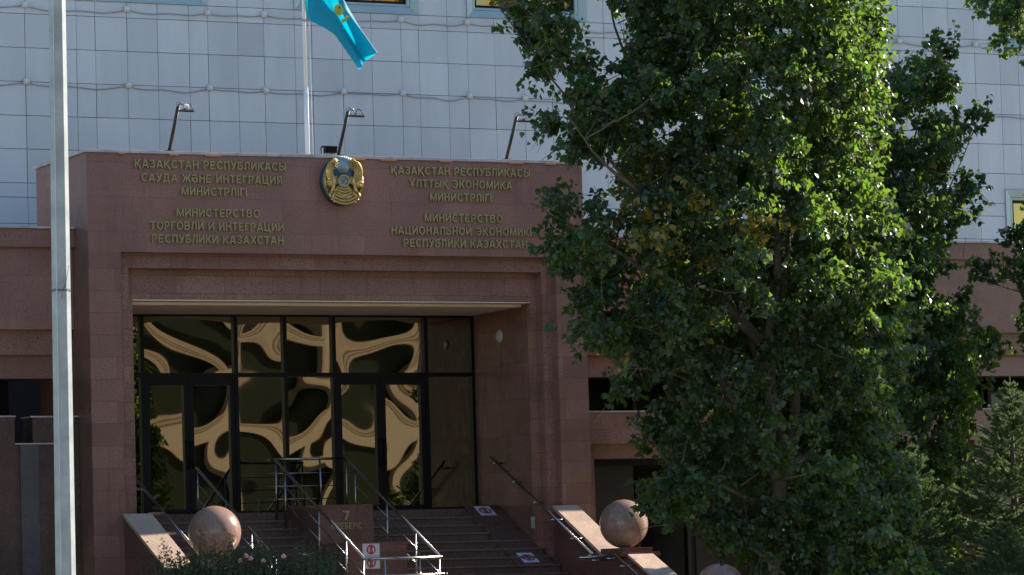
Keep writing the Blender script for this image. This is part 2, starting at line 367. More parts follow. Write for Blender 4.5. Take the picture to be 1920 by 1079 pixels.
# ------------------------------------------------------------------ granite entrance portal
PW = 9.02
por = thing('entrance_portal', (PW/2, 0, GZ), 'brown pink granite entrance block with gold lettering and a deep glazed doorway', 'portal')
def arch(x0, x1, ztop, a0, a1, zin, y0, y1, bottom=GZ):
    mb = MB()
    return mb.box(x0, a0, y0, y1, bottom, zin).box(a1, x1, y0, y1, bottom, zin).box(x0, x1, y0, y1, zin, ztop)
MB().box(0, .553, 0, .30, GZ, 4.235).build('pier', M['granite'], por); MB().box(8.46, PW, 0, .30, GZ, 4.235).build('pier', M['granite'], por)
MB().box(0, PW, 0, .30, 4.235, 5.85).build('fascia', M['granite_fascia'], por)
arch(.3, 8.7, 4.5, .757, 8.29, 3.995, .22, .60).build('outer_step', M['granite_trim'], por)
mb = MB(); mb.box(.6, 8.5, .47, .85, 3.5, 4.2); mb.build('lintel', M['granite_trim'], por)
MB().box(.6, .912, .47, .85, GZ, 3.5).build('inner_step', M['granite_trim'], por); MB().box(8.19, 8.5, .47, .62, GZ, 3.5).build('inner_step', M['granite_trim'], por)
MB().box(.6, .912, .85, 3.4, GZ, 4.2).build('reveal', M['granite_polished'], por); MB().box(8.187, 8.5, .62, 3.4, GZ, 4.2).build('reveal', M['granite_polished'], por)
mb = MB(); mb.box(.003, .5, .30, 2.53, GZ, 5.85).box(PW-.5, PW-.003, .30, 2.53, GZ, 5.85).box(.5, PW-.5, .30, 2.53, 4.6, 5.80); mb.build('side_wall', M['granite_fascia'], por)
MB().box(.914, 8.185, .83, 2.84, 3.44, 3.498).box(.914, 8.185, .475, .83, 3.482, 3.4985).build('soffit', M['soffit'], por)
mb = MB(); x = -.035; rc = np.random.default_rng(3)
while x < PW+.03:
    w = min(rc.uniform(.75, 1.1), PW+.035-x); dz = rc.uniform(-.006, .006); mb.box(x, x+w-.006, -.035+rc.uniform(-.008, .008), .33, 5.852, 5.905+dz); x += w
y = .335
while y < 2.56:
    w = min(.75, 2.565-y); mb.box(-.04, .33, y, y+w-.006, 5.853, 5.904); mb.box(PW-.33, PW+.035, y, y+w-.006, 5.853, 5.904); y += w
mb.build('coping', M['coping'], por, bevel=.004)
mb = MB()
for xa, w in ((.55, .09), (1.42, .16), (2.05, .28), (4.55, .38), (5.2, .3), (6.3, .22), (7.6, .28), (8.3, .2)): mb.box(xa, xa+w, -.05, -.002, 5.826, 5.85)
mb.build('flashing', M['copper'], por)
MB().box(.35, PW-.35, .335, 2.5, 5.80, 5.84).build('roof', M['roofing'], por)

# glazing: mullions, doors, panes
YG = 2.84
fr = MB()
def fbar(x0, x1, z0, z1, d=0): fr.box(x0, x1, YG-.06-d, YG+.06+d, z0, z1)
fbar(.912, 8.187, 3.40, 3.438)
mx_ = [1.924, 3.639, 4.559, 5.481, 7.25]
for x in mx_: fbar(x-.035, x+.035, .0, 3.40)
fbar(8.13, 8.187, 0, 3.40); fbar(.912, .96, 0, 3.40)
bays = [(.96, 1.889), (1.959, 3.604), (3.674, 4.524), (4.594, 5.446), (5.516, 7.215), (7.285, 8.13)]
for a, b in bays: fbar(a, b, 2.36, 2.43)
for k in (0, 2, 3, 5): fbar(bays[k][0], bays[k][1], 0, .05)
fr.build('glazing_frame', M['black_metal'], por)
for k, (a, b) in enumerate(bays):
    pane(a, b, YG+.005, 2.43, 3.40, 'pane', M['gold_glass'], por, .0012 if k < 5 else .0005, 11+k, .0050 if k in (1, 4) else 0.)
    if k in (0, 2, 3, 5): pane(a, b, YG+.005, .05, 2.36, 'pane', M['gold_glass'], por, .0014 if k < 5 else .0006, 31+k)
def door(x0, x1, handle_side, sd_, z1=2.36):
    d = MB(); t = .085; y0, y1 = YG-.045, YG+.045
    d.box(x0, x0+t, y0, y1, .01, z1).box(x1-t, x1, y0, y1, .01, z1).box(x0+t, x1-t, y0, y1, z1-.14, z1).box(x0+t, x1-t, y0, y1, .01, .10)
    o = d.build('door', M['black_metal'], por)
    pane(x0+t, x1-t, YG+.01, .10, z1-.14, 'pane', M['gold_glass'], o, .0014, sd_)
    hx = x0+t*.5 if handle_side < 0 else x1-t*.5
    MB().tube([(hx, YG-.055, .80), (hx, YG-.11, .84), (hx, YG-.11, 1.22), (hx, YG-.055, 1.26)], .016, 8).build('handle', M['black_metal'], o)
    return o
door(1.962, 2.752, 1, 51); door(2.758, 3.602, -1, 52); door(5.52, 6.352, 1, 53); door(6.358, 7.212, -1, 57)
# dark room behind the glass keeps the portal closed
MB().box(.6, 8.5, 3.42, 3.5, GZ, 4.2).build('rear_wall', M['void'], por)

# lettering
H_ = .09
def arc(cx, cy, rx, ry, a0, a1, n=10): return [(cx+rx*math.cos(R(a0+(a1-a0)*k/n)), cy+ry*math.sin(R(a0+(a1-a0)*k/n))) for k in range(n+1)]
def _K(): return [[(.09, 0), (.09, 1)], [(.66, 1.02), (.27, .52), (.68, -.02)], [(.09, .52), (.29, .52)]]
def _I(): return [[(.09, 1), (.09, 0)], [(.09, .10), (.63, .90)], [(.63, 1), (.63, 0)]]
def _S(x=0): return [[(.09, 1), (.09, .09), (.36, .09)]+arc(.37, .32, .22, .23, -90, 90)+[(.09, .55)]]
GLY = {
 'А': (.80, [[(.08, -.01), (.34, .88), (.46, .88), (.72, -.01)], [(.2, .3), (.6, .3)]]),
 'Б': (.70, [[(.62, .91), (.09, .91), (.09, .09), (.38, .09)]+arc(.39, .32, .22, .23, -90, 90)+[(.09, .55)]]),
 'В': (.72, [[(.09, .0), (.09, 1)], [(.09, .91), (.36, .91)]+arc(.37, .72, .19, .19, 90, -90)+[(.09, .53)], [(.09, .53), (.38, .53)]+arc(.39, .31, .23, .22, 90, -90)+[(.09, .09)]]),
 'Г': (.58, [[(.58, .91), (.09, .91), (.09, 0)]]),
 'Д': (.84, [[(.08, -.18), (.08, .09), (.78, .09), (.78, -.18)], [(.18, .09), (.26, .91), (.64, .91), (.64, .09)]]),
 'Е': (.66, [[(.09, 0), (.09, 1)], [(.09, .91), (.62, .91)], [(.09, .51), (.58, .51)], [(.09, .09), (.64, .09)]]),
 'Ж': (1.02, [[(.51, 0), (.51, 1)], [(.06, 1.02), (.33, .52), (.03, -.02)], [(.96, 1.02), (.69, .52), (.99, -.02)], [(.33, .52), (.69, .52)]]),
 'З': (.66, [arc(.31, .73, .24, .18, 165, -90)+arc(.32, .30, .26, .21, 90, -165), [(.2, .52), (.36, .52)]]),
 'И': (.72, _I()), 'Й': (.72, _I()+[arc(.36, 1.24, .15, .10, 180, 360, 6)]),
 'К': (.70, _K()), 'Қ': (.76, _K()+[[(.60, .05), (.70, .05), (.70, -.22)]]),
 'Л': (.71, [[(.0, .09), (.13, .11), (.20, .91), (.62, .91), (.62, 0)]]),
 'М': (.88, [[(.09, 0), (.09, .97)], [(.10, .95), (.44, .06), (.78, .95)], [(.79, .97), (.79, 0)]]),
 'Н': (.72, [[(.09, 0), (.09, 1)], [(.63, 0), (.63, 1)], [(.09, .52), (.63, .52)]]),
 'О': (.84, [arc(.42, .5, .33, .42, 0, 360, 24)]),
 'П': (.71, [[(.09, 0), (.09, .91), (.62, .91), (.62, 0)]]),
 'Р': (.68, [[(.09, 0), (.09, .91), (.35, .91)]+arc(.36, .68, .22, .23, 90, -90)+[(.09, .45)]]),
 'С': (.76, [arc(.42, .5, .33, .42, 42, 318, 18)]),
 'Т': (.68, [[(.0, .91), (.68, .91)], [(.34, .91), (.34, 0)]]),
 'У': (.70, [[(.05, 1.01), (.36, .38)], [(.66, 1.01), (.35, .26), (.25, .10), (.08, .09)]]),
 'Ұ': (.74, [[(.05, 1.02), (.37, .47), (.69, 1.02)], [(.37, .47), (.37, 0)], [(.1, .30), (.64, .30)]]),
 'Х': (.74, [[(.06, 1.02), (.68, -.02)], [(.68, 1.02), (.06, -.02)]]),
 'Ц': (.82, [[(.09, 1), (.09, .09), (.77, .09), (.77, -.2)], [(.60, 1), (.60, .09)]]),
 'Ь': (.66, _S()), 'Ы': (.88, _S()+[[(.79, 0), (.79, 1)]]),
 'Э': (.74, [arc(.31, .5, .34, .42, 140, -140, 18), [(.24, .5), (.62, .5)]]),
 'Я': (.70, [[(.61, 0), (.61, .91), (.33, .91)]+arc(.32, .68, .22, .23, 90, 270)+[(.61, .45)], [(.36, .45), (.07, -.02)]]),
 'Ә': (.80, [arc(.40, .5, .32, .42, 145, -180, 20)+[(.70, .5)]]),
 'І': (.18, [[(.09, 0), (.09, 1)]]), '7': (.62, [[(.02, .91), (.56, .91), (.40, .55), (.27, .0)]]), ' ': (.34, [])}
def ribbon(mb, pts, th, f, yf, yb):
    """a flat bar bent along pts (x, z), with mitred corners; f maps glyph to world x, z"""
    P = [np.array(p, float) for p in pts]; n = len(P); closed = n > 4 and np.linalg.norm(P[0]-P[-1]) < 1e-6
    if closed: P = P[:-1]; n -= 1
    Lf, Rt = [], []
    for i in range(n):
        a = P[i]-P[i-1] if (i > 0 or closed) else P[1]-P[0]; b = P[(i+1) % n]-P[i] if (i < n-1 or closed) else a
        a = a/(np.linalg.norm(a)+1e-9); b = b/(np.linalg.norm(b)+1e-9)
        na, nb = np.array([-a[1], a[0]]), np.array([-b[1], b[0]]); m_ = na+nb; m_ /= np.linalg.norm(m_)+1e-9
        k = min(1/max(m_@nb, .2), 1.9)*th/2
        Lf.append(P[i]+m_*k); Rt.append(P[i]-m_*k)
    vs = []
    for q in range(n):
        for p, y in ((Lf[q], yf), (Rt[q], yf), (Rt[q], yb), (Lf[q], yb)): x, z = f(p); vs.append((x, y, z))
    fs = []
    for q in range(n if closed else n-1):
        a, b = q*4, ((q+1) % n)*4
        fs += [(a+k, b+k, b+(k+1) % 4, a+(k+1) % 4) for k in range(4)]
    if not closed: fs += [(0, 1, 2, 3), (n*4-1, n*4-2, n*4-3, n*4-4)]
    mb.add(vs, fs)
def text_mesh(txt, x0, x1, zb, cap, y, depth, name, m, parent, th=.175):
    tot = sum(GLY[c][0] for c in txt)+.15*(len(txt)-1); sx = (x1-x0)/tot; mb = MB(); x = 0
    for c in txt:
        w, strokes = GLY[c]
        for si, st_ in enumerate(strokes):
            f = lambda p, x=x: (x0+(x+p[0])*sx, zb+p[1]*cap)
            ribbon(mb, st_, th*(.55 if c == 'Й' and si == 3 else 1), f, y-depth-.0004*si, y)
        x += w+.15
    return mb.build(name, m, parent)
def inscription(lines, label, xc):
    t = thing('wall_inscription', (xc, -.01, lines[-1][3]), label, 'inscription', 'gold inscriptions on the granite fascia')
    for txt, a, b, z in lines: text_mesh(txt, a, b, z, .137, -.008, .03, 'text_line', M['gold_letter'], t)
inscription([('ҚАЗАҚСТАН РЕСПУБЛИКАСЫ', .817, 3.483, 5.615), ('САУДА ЖӘНЕ ИНТЕГРАЦИЯ', .928, 3.406, 5.39), ('МИНИСТРЛІГІ', 1.623, 2.778, 5.175)],
            'gold Kazakh inscription of three lines, left of the emblem, upper block, САУДА ЖӘНЕ ИНТЕГРАЦИЯ', 2.15)
inscription([('МИНИСТЕРСТВО', 1.529, 2.997, 4.825), ('ТОРГОВЛИ И ИНТЕГРАЦИИ', 1.063, 3.416, 4.604), ('РЕСПУБЛИКИ КАЗАХСТАН', 1.089, 3.406, 4.387)],
            'gold Russian inscription of three lines, left lower block, ТОРГОВЛИ И ИНТЕГРАЦИИ', 2.24)
inscription([('ҚАЗАҚСТАН РЕСПУБЛИКАСЫ', 5.398, 8.007, 5.607), ('ҰЛТТЫҚ ЭКОНОМИКА', 5.73, 7.656, 5.391), ('МИНИСТРЛІГІ', 6.107, 7.261, 5.167)],
            'gold Kazakh inscription of three lines, right of the emblem, upper block, ҰЛТТЫҚ ЭКОНОМИКА', 6.7)
inscription([('МИНИСТЕРСТВО', 5.996, 7.459, 4.811), ('НАЦИОНАЛЬНОЙ ЭКОНОМИКИ', 5.372, 8.069, 4.59), ('РЕСПУБЛИКИ КАЗАХСТАН', 5.595, 7.91, 4.378)],
            'gold Russian inscription of three lines, right lower block partly behind leaves, НАЦИОНАЛЬНОЙ ЭКОНОМИКИ', 6.75)

# state emblem
def emblem():
    cx, cz, y0 = 4.465, 5.455, -.005
    a, b = .372, .405
    e = thing('state_emblem', (cx, 0, cz-b), 'round gold and blue state emblem with winged horses fixed above the doorway', 'emblem')
    n = 48
    mb = MB()
    ring = [(cx+a*math.cos(2*math.pi*k/n), cz+b*math.sin(2*math.pi*k/n)) for k in range(n)]
    ring2 = [(cx+a*.93*math.cos(2*math.pi*k/n), cz+b*.93*math.sin(2*math.pi*k/n)) for k in range(n)]
    vs = [(x, y0, z) for x, z in ring]+[(x, -.11, z) for x, z in ring]+[(x, -.13, z) for x, z in ring2]+[(cx, -.135, cz)]
    fs = [(k, (k+1) % n, n+(k+1) % n, n+k) for k in range(n)]+[(n+k, n+(k+1) % n, 2*n+(k+1) % n, 2*n+k) for k in range(n)]+[(2*n+k, 2*n+(k+1) % n, 3*n) for k in range(n)]
    mb.add(vs, fs, True); mb.build('disc', M['blue_enamel'], e)
    yf = -.135
    # rays
    mb = MB()
    for k in range(21):
        an = R(60+60*k/20); r0, r1 = .11, .39+.03*(k % 2)
        mb.tube([(cx+r0*math.cos(an), yf-.012, cz+.03+r0*math.sin(an)), (cx+r1*.95*math.cos(an), yf-.016, cz+.0+r1*math.sin(an))], [.004, .0085], 5)
    mb.build('rays', plain('pale_blue_metal', (.45, .58, .58), .35, .6), e)
    # wreath of feathers: wings
    for s in (-1, 1):
        mb = MB()
        for k in range(6):
            q0 = .35+.13*k; pts = []
            for q in range(14):
                an = R(128-268*q/13)
                pts.append((cx+s*(.160+.02*k*.3+.135*q0*math.cos(an)), yf-.02-.006*k-.012*math.sin(math.pi*q/13), cz+.135+.205*q0*math.sin(an)))
            mb.tube(pts, [.005+.0072*math.sin(math.pi*(q+.6)/14.2) for q in range(14)], 6)
        mb.tube([(cx+s*.09, yf-.02, cz+.33), (cx+s*.17, yf-.05, cz+.365), (cx+s*.25, yf-.04, cz+.28), (cx+s*.30, yf-.03, cz+.16)], [.014, .024, .022, .012], 8)
        mb.build('wing', M['gold'], e)
        mb = MB()      # horse: neck, head, horn, forelegs
        hx = cx+s*.265; hz = cz-.05
        mb.sphere((hx, yf-.045, hz), .062, 12, 8, (.8, .7, 1.1)); mb.sphere((hx+s*.035, yf-.06, hz+.025), .035, 10, 8, (1.2, .8, .8))
        mb.tube([(hx-s*.06, yf-.03, hz+.17), (hx-s*.09, yf-.035, hz+.06), (hx-s*.06, yf-.03, hz-.10), (hx-s*.0, yf-.03, hz-.18)], [.02, .03, .036, .02], 8)
        mb.tube([(hx+s*.055, yf-.03, hz+.20), (hx+s*.075, yf-.03, hz+.05), (hx+s*.05, yf-.03, hz-.14)], [.016, .022, .018], 8)
        for q in range(9):
            an = R(-55+115*q/8); mb.sphere((cx+s*.335*math.cos(an), yf-.02, cz+.37*math.sin(an)), .020, 8, 6)
        mb.tube([(hx-s*.11, yf-.03, hz-.13), (hx-s*.05, yf-.045, hz-.20), (hx-s*.07, yf-.05, hz-.28)], [.022, .024, .018], 8)
        mb.tube([(hx-s*.03, yf-.03, hz-.12), (hx+s*.01, yf-.05, hz-.19), (hx-s*.02, yf-.05, hz-.25)], [.022, .022, .018], 8)
        mb.sphere((hx-s*.075, yf-.05, hz-.30), .026, 8, 6); mb.sphere((hx-s*.03, yf-.05, hz-.265), .024, 8, 6)
        mb.build('horse', M['gold'], e)
    mb = MB(); fan = [(cx+.05*math.cos(R(a_)), yf-.012, cz+.05*math.sin(R(a_))) for a_ in range(-140, -39, 10)]+[(cx+a*.97*math.cos(R(a_)), yf-.012, cz+b*.97*math.sin(R(a_))) for a_ in range(-40, -141, -10)]
    mb.add(fan, [tuple(range(len(fan)))]); mb.build('fan_plate', M['gold'], e)
    mb = MB()
    for q in range(44):
        an = R(-150+ (q % 22)*5.6+ (0 if q < 22 else 177)); an = R(-38+q*4.6) if q < 22 else R(116+(q-22)*4.6)
        mb.sphere((cx+a*.95*math.cos(an), yf-.008, cz+b*.95*math.sin(an)), .017, 6, 4)
    mb.build('grain_border', M['gold'], e)
    mb = MB()      # ribbed lower band
    for k in range(6):
        r0 = .13+.046*k; pts = []
        for q in range(11):
            an = R(-128+76*q/10); pts.append((cx+r0*math.cos(an), yf-.03-.008*k*.4, cz+.0+r0*1.08*math.sin(an)))
        mb.tube(pts, .021, 6)
    mb.build('ribbed_band', M['gold'], e)
    mb = MB(); pts = [(cx+.095*math.cos(2*math.pi*k/24), yf-.035, cz-.0+.095*math.sin(2*math.pi*k/24)) for k in range(25)]; mb.tube(pts, .016, 6, False)
    for an in (45, 50, 40, 135, 130, 140):
        mb.tube([(cx+.085*math.cos(R(an)), yf-.034, cz+.085*math.sin(R(an))), (cx-.085*math.cos(R(an)), yf-.034, cz-.085*math.sin(R(an)))], .005, 5)
    mb.build('crown_ring', M['gold'], e)
    mb = MB(); mb.add([(cx, yf-.02, cz)]+[(cx+.083*math.cos(2*math.pi*k/20), yf-.018, cz+.083*math.sin(2*math.pi*k/20)) for k in range(20)], [(0, 1+(k+1) % 20, 1+k) for k in range(20)])
    mb.build('centre_disc', plain('sky_blue_enamel', (.22, .45, .62), .3, 0, var=.5, scale=14), e)
    text_mesh('ҚАЗАҚСТАН', cx-.10, cx+.10, cz-.275, .035, yf-.05, .012, 'ribbon_text', plain('pale_gold', (.85, .72, .42), .35, .6), e)
emblem()

# flood lamps leaning out over the coping
def flood_arm(x, label, ballast):
    t = thing('flood_lamp', (x, .1, 5.9), label, 'flood lamp', 'flood lamps on arms above the coping')
    MB().tube([(x, .12, 5.9), (x, -.34, 6.60)], .034, 4).build('arm', M['dark_metal'], t)
    MB().box(x-.09, x+.07, .06, .20, 5.905, 5.925).build('base_plate', M['dark_metal'], t)
    mb = MB(); zc_ = 6.535
    mb.prism([(-.36, zc_), (-.37, zc_-.03), (-.70, zc_-.075), (-.74, zc_-.055), (-.70, zc_-.03)], 'x', x-.03, x+.13)
    mb.build('lamp_head', M['dark_metal'], t, bevel=.006)
    mb = MB()
    for sx_ in (-.02, .12): mb.tube([(x+sx_, -.37, zc_), (x+sx_, -.40, zc_+.08), (x+sx_, -.50, zc_+.09), (x+sx_, -.62, zc_+.05), (x+sx_, -.68, zc_-.03)], .009, 5)
    mb.build('bracket', M['dark_metal'], t)
    if ballast == 2: MB().box(x, x+.10, -.60, -.36, zc_-.01, zc_+.075).build('ballast_box', M['white_paint'], t, bevel=.03)
    else: MB().tube([(x+.02, -.36, zc_), (x+.05, -.44, zc_+.10)] if ballast == 0 else [(x+.02, -.38, zc_), (x+.06, -.48, zc_+.07), (x+.08, -.58, zc_+.05), (x+.03, -.46, zc_+.01)], .018, 6).build('bright_clamp', M['white_paint'], t)
    MB().tube([(x, -.33, 6.58), (x-.02, -.30, 6.66), (x+.02, -.38, 6.67), (x+.03, -.45, 6.60)], .008, 5).build('wire', M['cable'], t)
flood_arm(1.48, 'dark leaning flood lamp arm above the left inscription', 2)
flood_arm(4.50, 'dark leaning flood lamp arm directly above the emblem', 0)
flood_arm(7.63, 'dark leaning flood lamp arm above the right inscription beside the tree', 1)
t = thing('floodlight', (4.33, .1, 5.905), 'small black box floodlight sitting on the coping just left of the emblem', 'floodlight')
MB().prism([(-.02, 5.94), (.16, 5.94), (.19, 6.04), (.12, 6.075), (-.06, 6.05)], 'x', 4.20, 4.42).build('housing', M['black_metal'], t, bevel=.01)
mb = MB(); mb.box(4.185, 4.2, .04, .08, 5.905, 6.03).box(4.42, 4.435, .04, .08, 5.905, 6.03).box(4.185, 4.435, .04, .08, 5.9051, 5.915); mb.build('bracket', M['white_paint'], t)

# oval wall lamp and switch plate in the reveal
t = thing('wall_lamp', (8.187, 1.746, 2.9), 'oval white wall lamp on the right reveal of the doorway', 'wall lamp')
MB().sphere((8.185, 1.746, 3.0), .1, 20, 12, (.35, 1.25, 1.0)).build('globe', M['wall_lamp'], t)
MB().sphere((8.187, 1.746, 3.0), .11, 20, 12, (.12, 1.25, 1.0)).build('back_plate', M['white_paint'], t)

# flag pole and flag
t = thing('flag_pole', (4.40, 1.2, 5.84), 'slim white flag pole standing on the portal roof left of the emblem', 'flag pole')
MB().tube([(4.404, 1.2, 5.84), (4.398, 1.2, 7.2)], .040, 12).tube([(4.398, 1.2, 7.2), (4.386, 1.2, 11.5)], .030, 12).build('pole', M['white_paint'], t)
MB().sphere((4.386, 1.2, 11.55), .06, 12, 8).build('finial', M['gold'], t)
MB().tube([(4.49, 1.17, 6.0), (4.47, 1.17, 11.4)], .004, 4).build('halyard', M['white_paint'], t)
MB().tube([(4.39, 1.2, 8.34), (4.39, 1.2, 8.37)], .037, 12).box(4.39, 4.50, 1.16, 1.18, 8.345, 8.365).build('collar', M['cable'], t)
# cloth: hoist edge on the pole, fly end hanging down to the right
def flag():
    y = 1.12
    low = np.array([(4.44, 9.0), (4.43, 8.70), (4.43, 8.35), (4.70, 8.25), (4.93, 8.12), (5.14, 7.80), (5.32, 7.50)])
    top = np.array([(4.47, 10.1), (4.66, 9.5), (4.93, 9.0), (5.12, 8.66), (5.37, 8.33), (5.57, 8.08), (5.74, 7.88)])
    low[:, 1] += .02; top[:, 1] += .02
    n, m = 61, 41
    def interp(P, s):
        d = np.r_[0, np.cumsum(np.hypot(*np.diff(P, axis=0).T))]; d /= d[-1]
        return np.stack([np.interp(s, d, P[:, 0]), np.interp(s, d, P[:, 1])], -1)
    s = np.linspace(0, 1, n); A, B = interp(low, s), interp(top, s)
    k = np.ones(5)/5
    for P in (A, B):
        for c in (0, 1): P[2:-2, c] = np.convolve(P[:, c], k, 'valid')
    v = np.linspace(0, 1, m)
    X = A[:, None, 0]*(1-v)+B[:, None, 0]*v; Z = A[:, None, 1]*(1-v)+B[:, None, 1]*v
    ss, vv = np.meshgrid(s, v, indexing='ij')
    amp = .05+.10*ss
    Yd = y + amp*np.sin(2*math.pi*(1.55*vv+.55*ss)+.6) + .03*np.sin(2*math.pi*(3.1*vv-.7*ss)) - .10*np.exp(-((vv-.5-.12*np.sin(5*ss))/.07)**2)*ss
    t = thing('flag', (4.5, 1.12, 7.5), 'sky blue national flag with golden sun hanging limp from the white pole', 'flag')
    V = np.stack([X, Yd, Z], -1)
    idx = np.arange(n*m).reshape(n, m)
    Fq = np.stack([idx[:-1, :-1], idx[1:, :-1], idx[1:, 1:], idx[:-1, 1:]], -1).reshape(-1, 4)
    raw_mesh('cloth', V.reshape(-1, 3), Fq, M['flag'], t, smooth=True)
    # sun and rays sewn on the cloth
    def on(sv, vv_):
        i = min(max(sv*(n-1), 0), n-1.001); j = min(max(vv_*(m-1), 0), m-1.001); a, b = int(i), int(j); fa, fb = i-a, j-b
        p = V[a, b]*(1-fa)*(1-fb)+V[a+1, b]*fa*(1-fb)+V[a, b+1]*(1-fa)*fb+V[a+1, b+1]*fa*fb
        return (p[0], p[1]-.007, p[2])
    mb = MB(); cs, cv, rs, rv = .585, .66, .040, .085
    R1 = [on(cs+rs*math.cos(2*math.pi*k/24), cv+rv*math.sin(2*math.pi*k/24)) for k in range(24)]
    mb.add([on(cs, cv)]+R1, [(0, 1+k, 1+(k+1) % 24) for k in range(24)])
    for k in range(24):
        a0 = 2*math.pi*(k+.25)/24; a1 = 2*math.pi*(k+.75)/24; am = 2*math.pi*(k+.5)/24
        mb.add([on(cs+rs*1.12*math.cos(a0), cv+rv*1.12*math.sin(a0)), on(cs+rs*1.12*math.cos(a1), cv+rv*1.12*math.sin(a1)), on(cs+rs*1.5*math.cos(am), cv+rv*1.5*math.sin(am))], [(0, 1, 2)])
    # eagle's wings as a curved swallow shape under the sun
    E = [(.085, -.15), (.066, -.06), (.076, 0), (.066, .06), (.085, .15), (.092, .07), (.098, .0), (.092, -.07)]
    mb.add([on(cs+p, cv+q) for p, q in E], [(0, 1, 7), (1, 2, 6, 7), (2, 3, 5, 6), (3, 4, 5)])
    mb.build('sun_emblem', M['flag_gold'], t)
flag()

# ------------------------------------------------------------------ side wings
def wing(x0, x1, label, loggias, parapets):
    w = thing('granite_wing', ((x0+x1)/2, .7, GZ), label, 'building')
    MB().box(x0, x1, .65, 1.6, 4.36, 4.66).build('cornice', M['granite_wing'], w)
    MB().box(x0, x1, .60, 1.6, 4.66, 4.69).build('coping', M['coping'], w)
    MB().box(x0, x1, .75, 1.6, 3.02, 4.36).build('wall', M['granite_wing'], w)
    MB().box(x0, x1, .95, 1.6, 2.62, 3.02).build('lower_band', M['granite_wing'], w)
    MB().box(x0, x1, 1.08, 1.6, 2.24, 2.62).build('lintel', M['granite_wing'], w)
    MB().box(x0, x1, 1.6, YW-.05, 4.50, 4.56).build('roof', M['roofing'], w)
    MB().box(x0, x1, 4.2, 4.4, GZ, 4.50).build('rear_wall', M['void'], w)
    MB().box(x0, x1, 1.3, 4.2, .70, .80).build('floor_slab', M['void'], w)
    xw = x0+.4
    while xw+2.3 < x1 and xw < 24:
        if xw > -9:
            for z0, z1 in ((.95, 2.9), (-2.4, .5)):
                f = MB(); f.box(xw, xw+2.2, 4.06, 4.12, z0, z0+.07).box(xw, xw+2.2, 4.06, 4.12, z1-.07, z1).box(xw, xw+.07, 4.06, 4.12, z0+.07, z1-.07).box(xw+2.13, xw+2.2, 4.06, 4.12, z0+.07, z1-.07).box(xw+1.06, xw+1.13, 4.06, 4.12, z0+.07, z1-.07)
                fo = f.build('window', M['door_frame'], w)
                MB().box(xw+.07, xw+2.13, 4.13, 4.15, z0+.07, z1-.07).build('pane', M['dark_pane'], fo)
        xw += 2.6
    return w
wl = wing(-14, -.003, 'low granite wing with a dark loggia at the left edge behind the lamp pole', None, None)
wr = wing(PW+.003, 30, 'low granite wing with balcony openings on the right behind the poplar', None, None)
# left wing: stepped pilasters in front of the loggia
MB().box(-14, -1.15, .45, .95, GZ, 1.58).build('pilaster', M['granite_shaded'], wl); MB().box(-14, -1.135, .43, .97, 1.58, 1.605).build('pilaster_cap', M['coping'], wl)
MB().box(-.79, -.003, .62, 1.1, GZ, 1.58).build('pilaster', M['granite_shaded'], wl); MB().box(-.82, -.003, .60, 1.12, 1.58, 1.605).build('pilaster_cap', M['coping'], wl)
mb = MB(); mb.box(-1.15, -1.03, .58, .9, GZ, 1.14).box(-.72, -.46, .56, .62, GZ, 1.14).build('parapet', M['granite_shaded'], wl)
MB().box(-1.03, -.72, .55, .9, GZ, 1.14).build('grey_panel', M['granite_grey'], wl)
MB().box(-1.149, -.46, .53, .62, 1.14, 1.165).build('parapet_cap', M['coping'], wl)
# right wing: balcony parapets, openings below
MB().box(PW+.003, 17.3, .70, 1.3, 1.05, 1.60).build('balcony_parapet', M['granite_wing'], wr)
MB().box(PW+.003, 17.72, .67, 1.33, 1.60, 1.625).build('parapet_cap', M['coping'], wr)
MB().box(17.3, 17.70, .705, 1.3, GZ, 1.60).build('pillar', M['granite_wing'], wr)
MB().box(18.6, 30, .70, 1.3, 1.05, 1.60).build('balcony_parapet', M['granite_wing'], wr); MB().box(18.58, 30, .67, 1.33, 1.60, 1.625).build('parapet_cap', M['coping'], wr)
MB().box(18.6, 19.0, .705, 1.3, GZ, 1.05).build('pillar', M['granite_wing'], wr)
mb = MB(); mb.box(PW+.003, 9.55, .90, 1.3, GZ, 1.05).box(9.55, 17.3, .90, 1.3, .80, 1.05).box(13.2, 13.9, .90, 1.3, GZ, .80); mb.build('ground_wall', M['granite_wing'], wr)
mb = MB(); mb.box(9.55, 10.68, 1.6, 1.66, GZ, .80); mb.box(11.9, 13.2, 1.6, 1.66, GZ, .80); mb.build('door_panel', M['rust_bar'], wr)

# ------------------------------------------------------------------ stairs
st = thing('staircase', (4.6, -2, GZ), 'wide flight of dark granite steps leading up to the glass doors', 'stairs')
XA, XB = .99, 8.263
RISE, RUN = .145, .3046
MB().box(XA, XB, 1.9, 3.4, GZ, -.001).build('top_landing', M['granite_step'], st)
for k in range(1, 12):
    yk = 1.9-RUN*(k-1)
    mb = MB(); z = -RISE*k
    MB().box(XA, XB, yk-RUN, yk-.0005, GZ, z-.035).build('step', M['granite_step'], st)
    MB().box(XA, XB, yk-RUN-.03, yk-.0005, z-.035, z).build('tread', M['granite_tread'], st, bevel=.01)
ZL = -RISE*12; YL0 = 1.9-RUN*11; YL1 = YL0-1.1
MB().box(XA, XB, YL1, YL0-.0005, GZ, ZL).build('middle_landing', M['granite_step'], st)
k = 0; z = ZL
while z-RISE > GZ+.02:
    z -= RISE; mb = MB(); ya = YL1-RUN*k
    MB().box(XA, XB, ya-RUN, ya-.0005, GZ, z-.035).build('step', M['granite_step'], st)
    MB().box(XA, XB, ya-RUN-.03, ya-.0005, z-.035, z).build('tread', M['granite_tread'], st, bevel=.01); k += 1
YEND = YL1-RUN*k
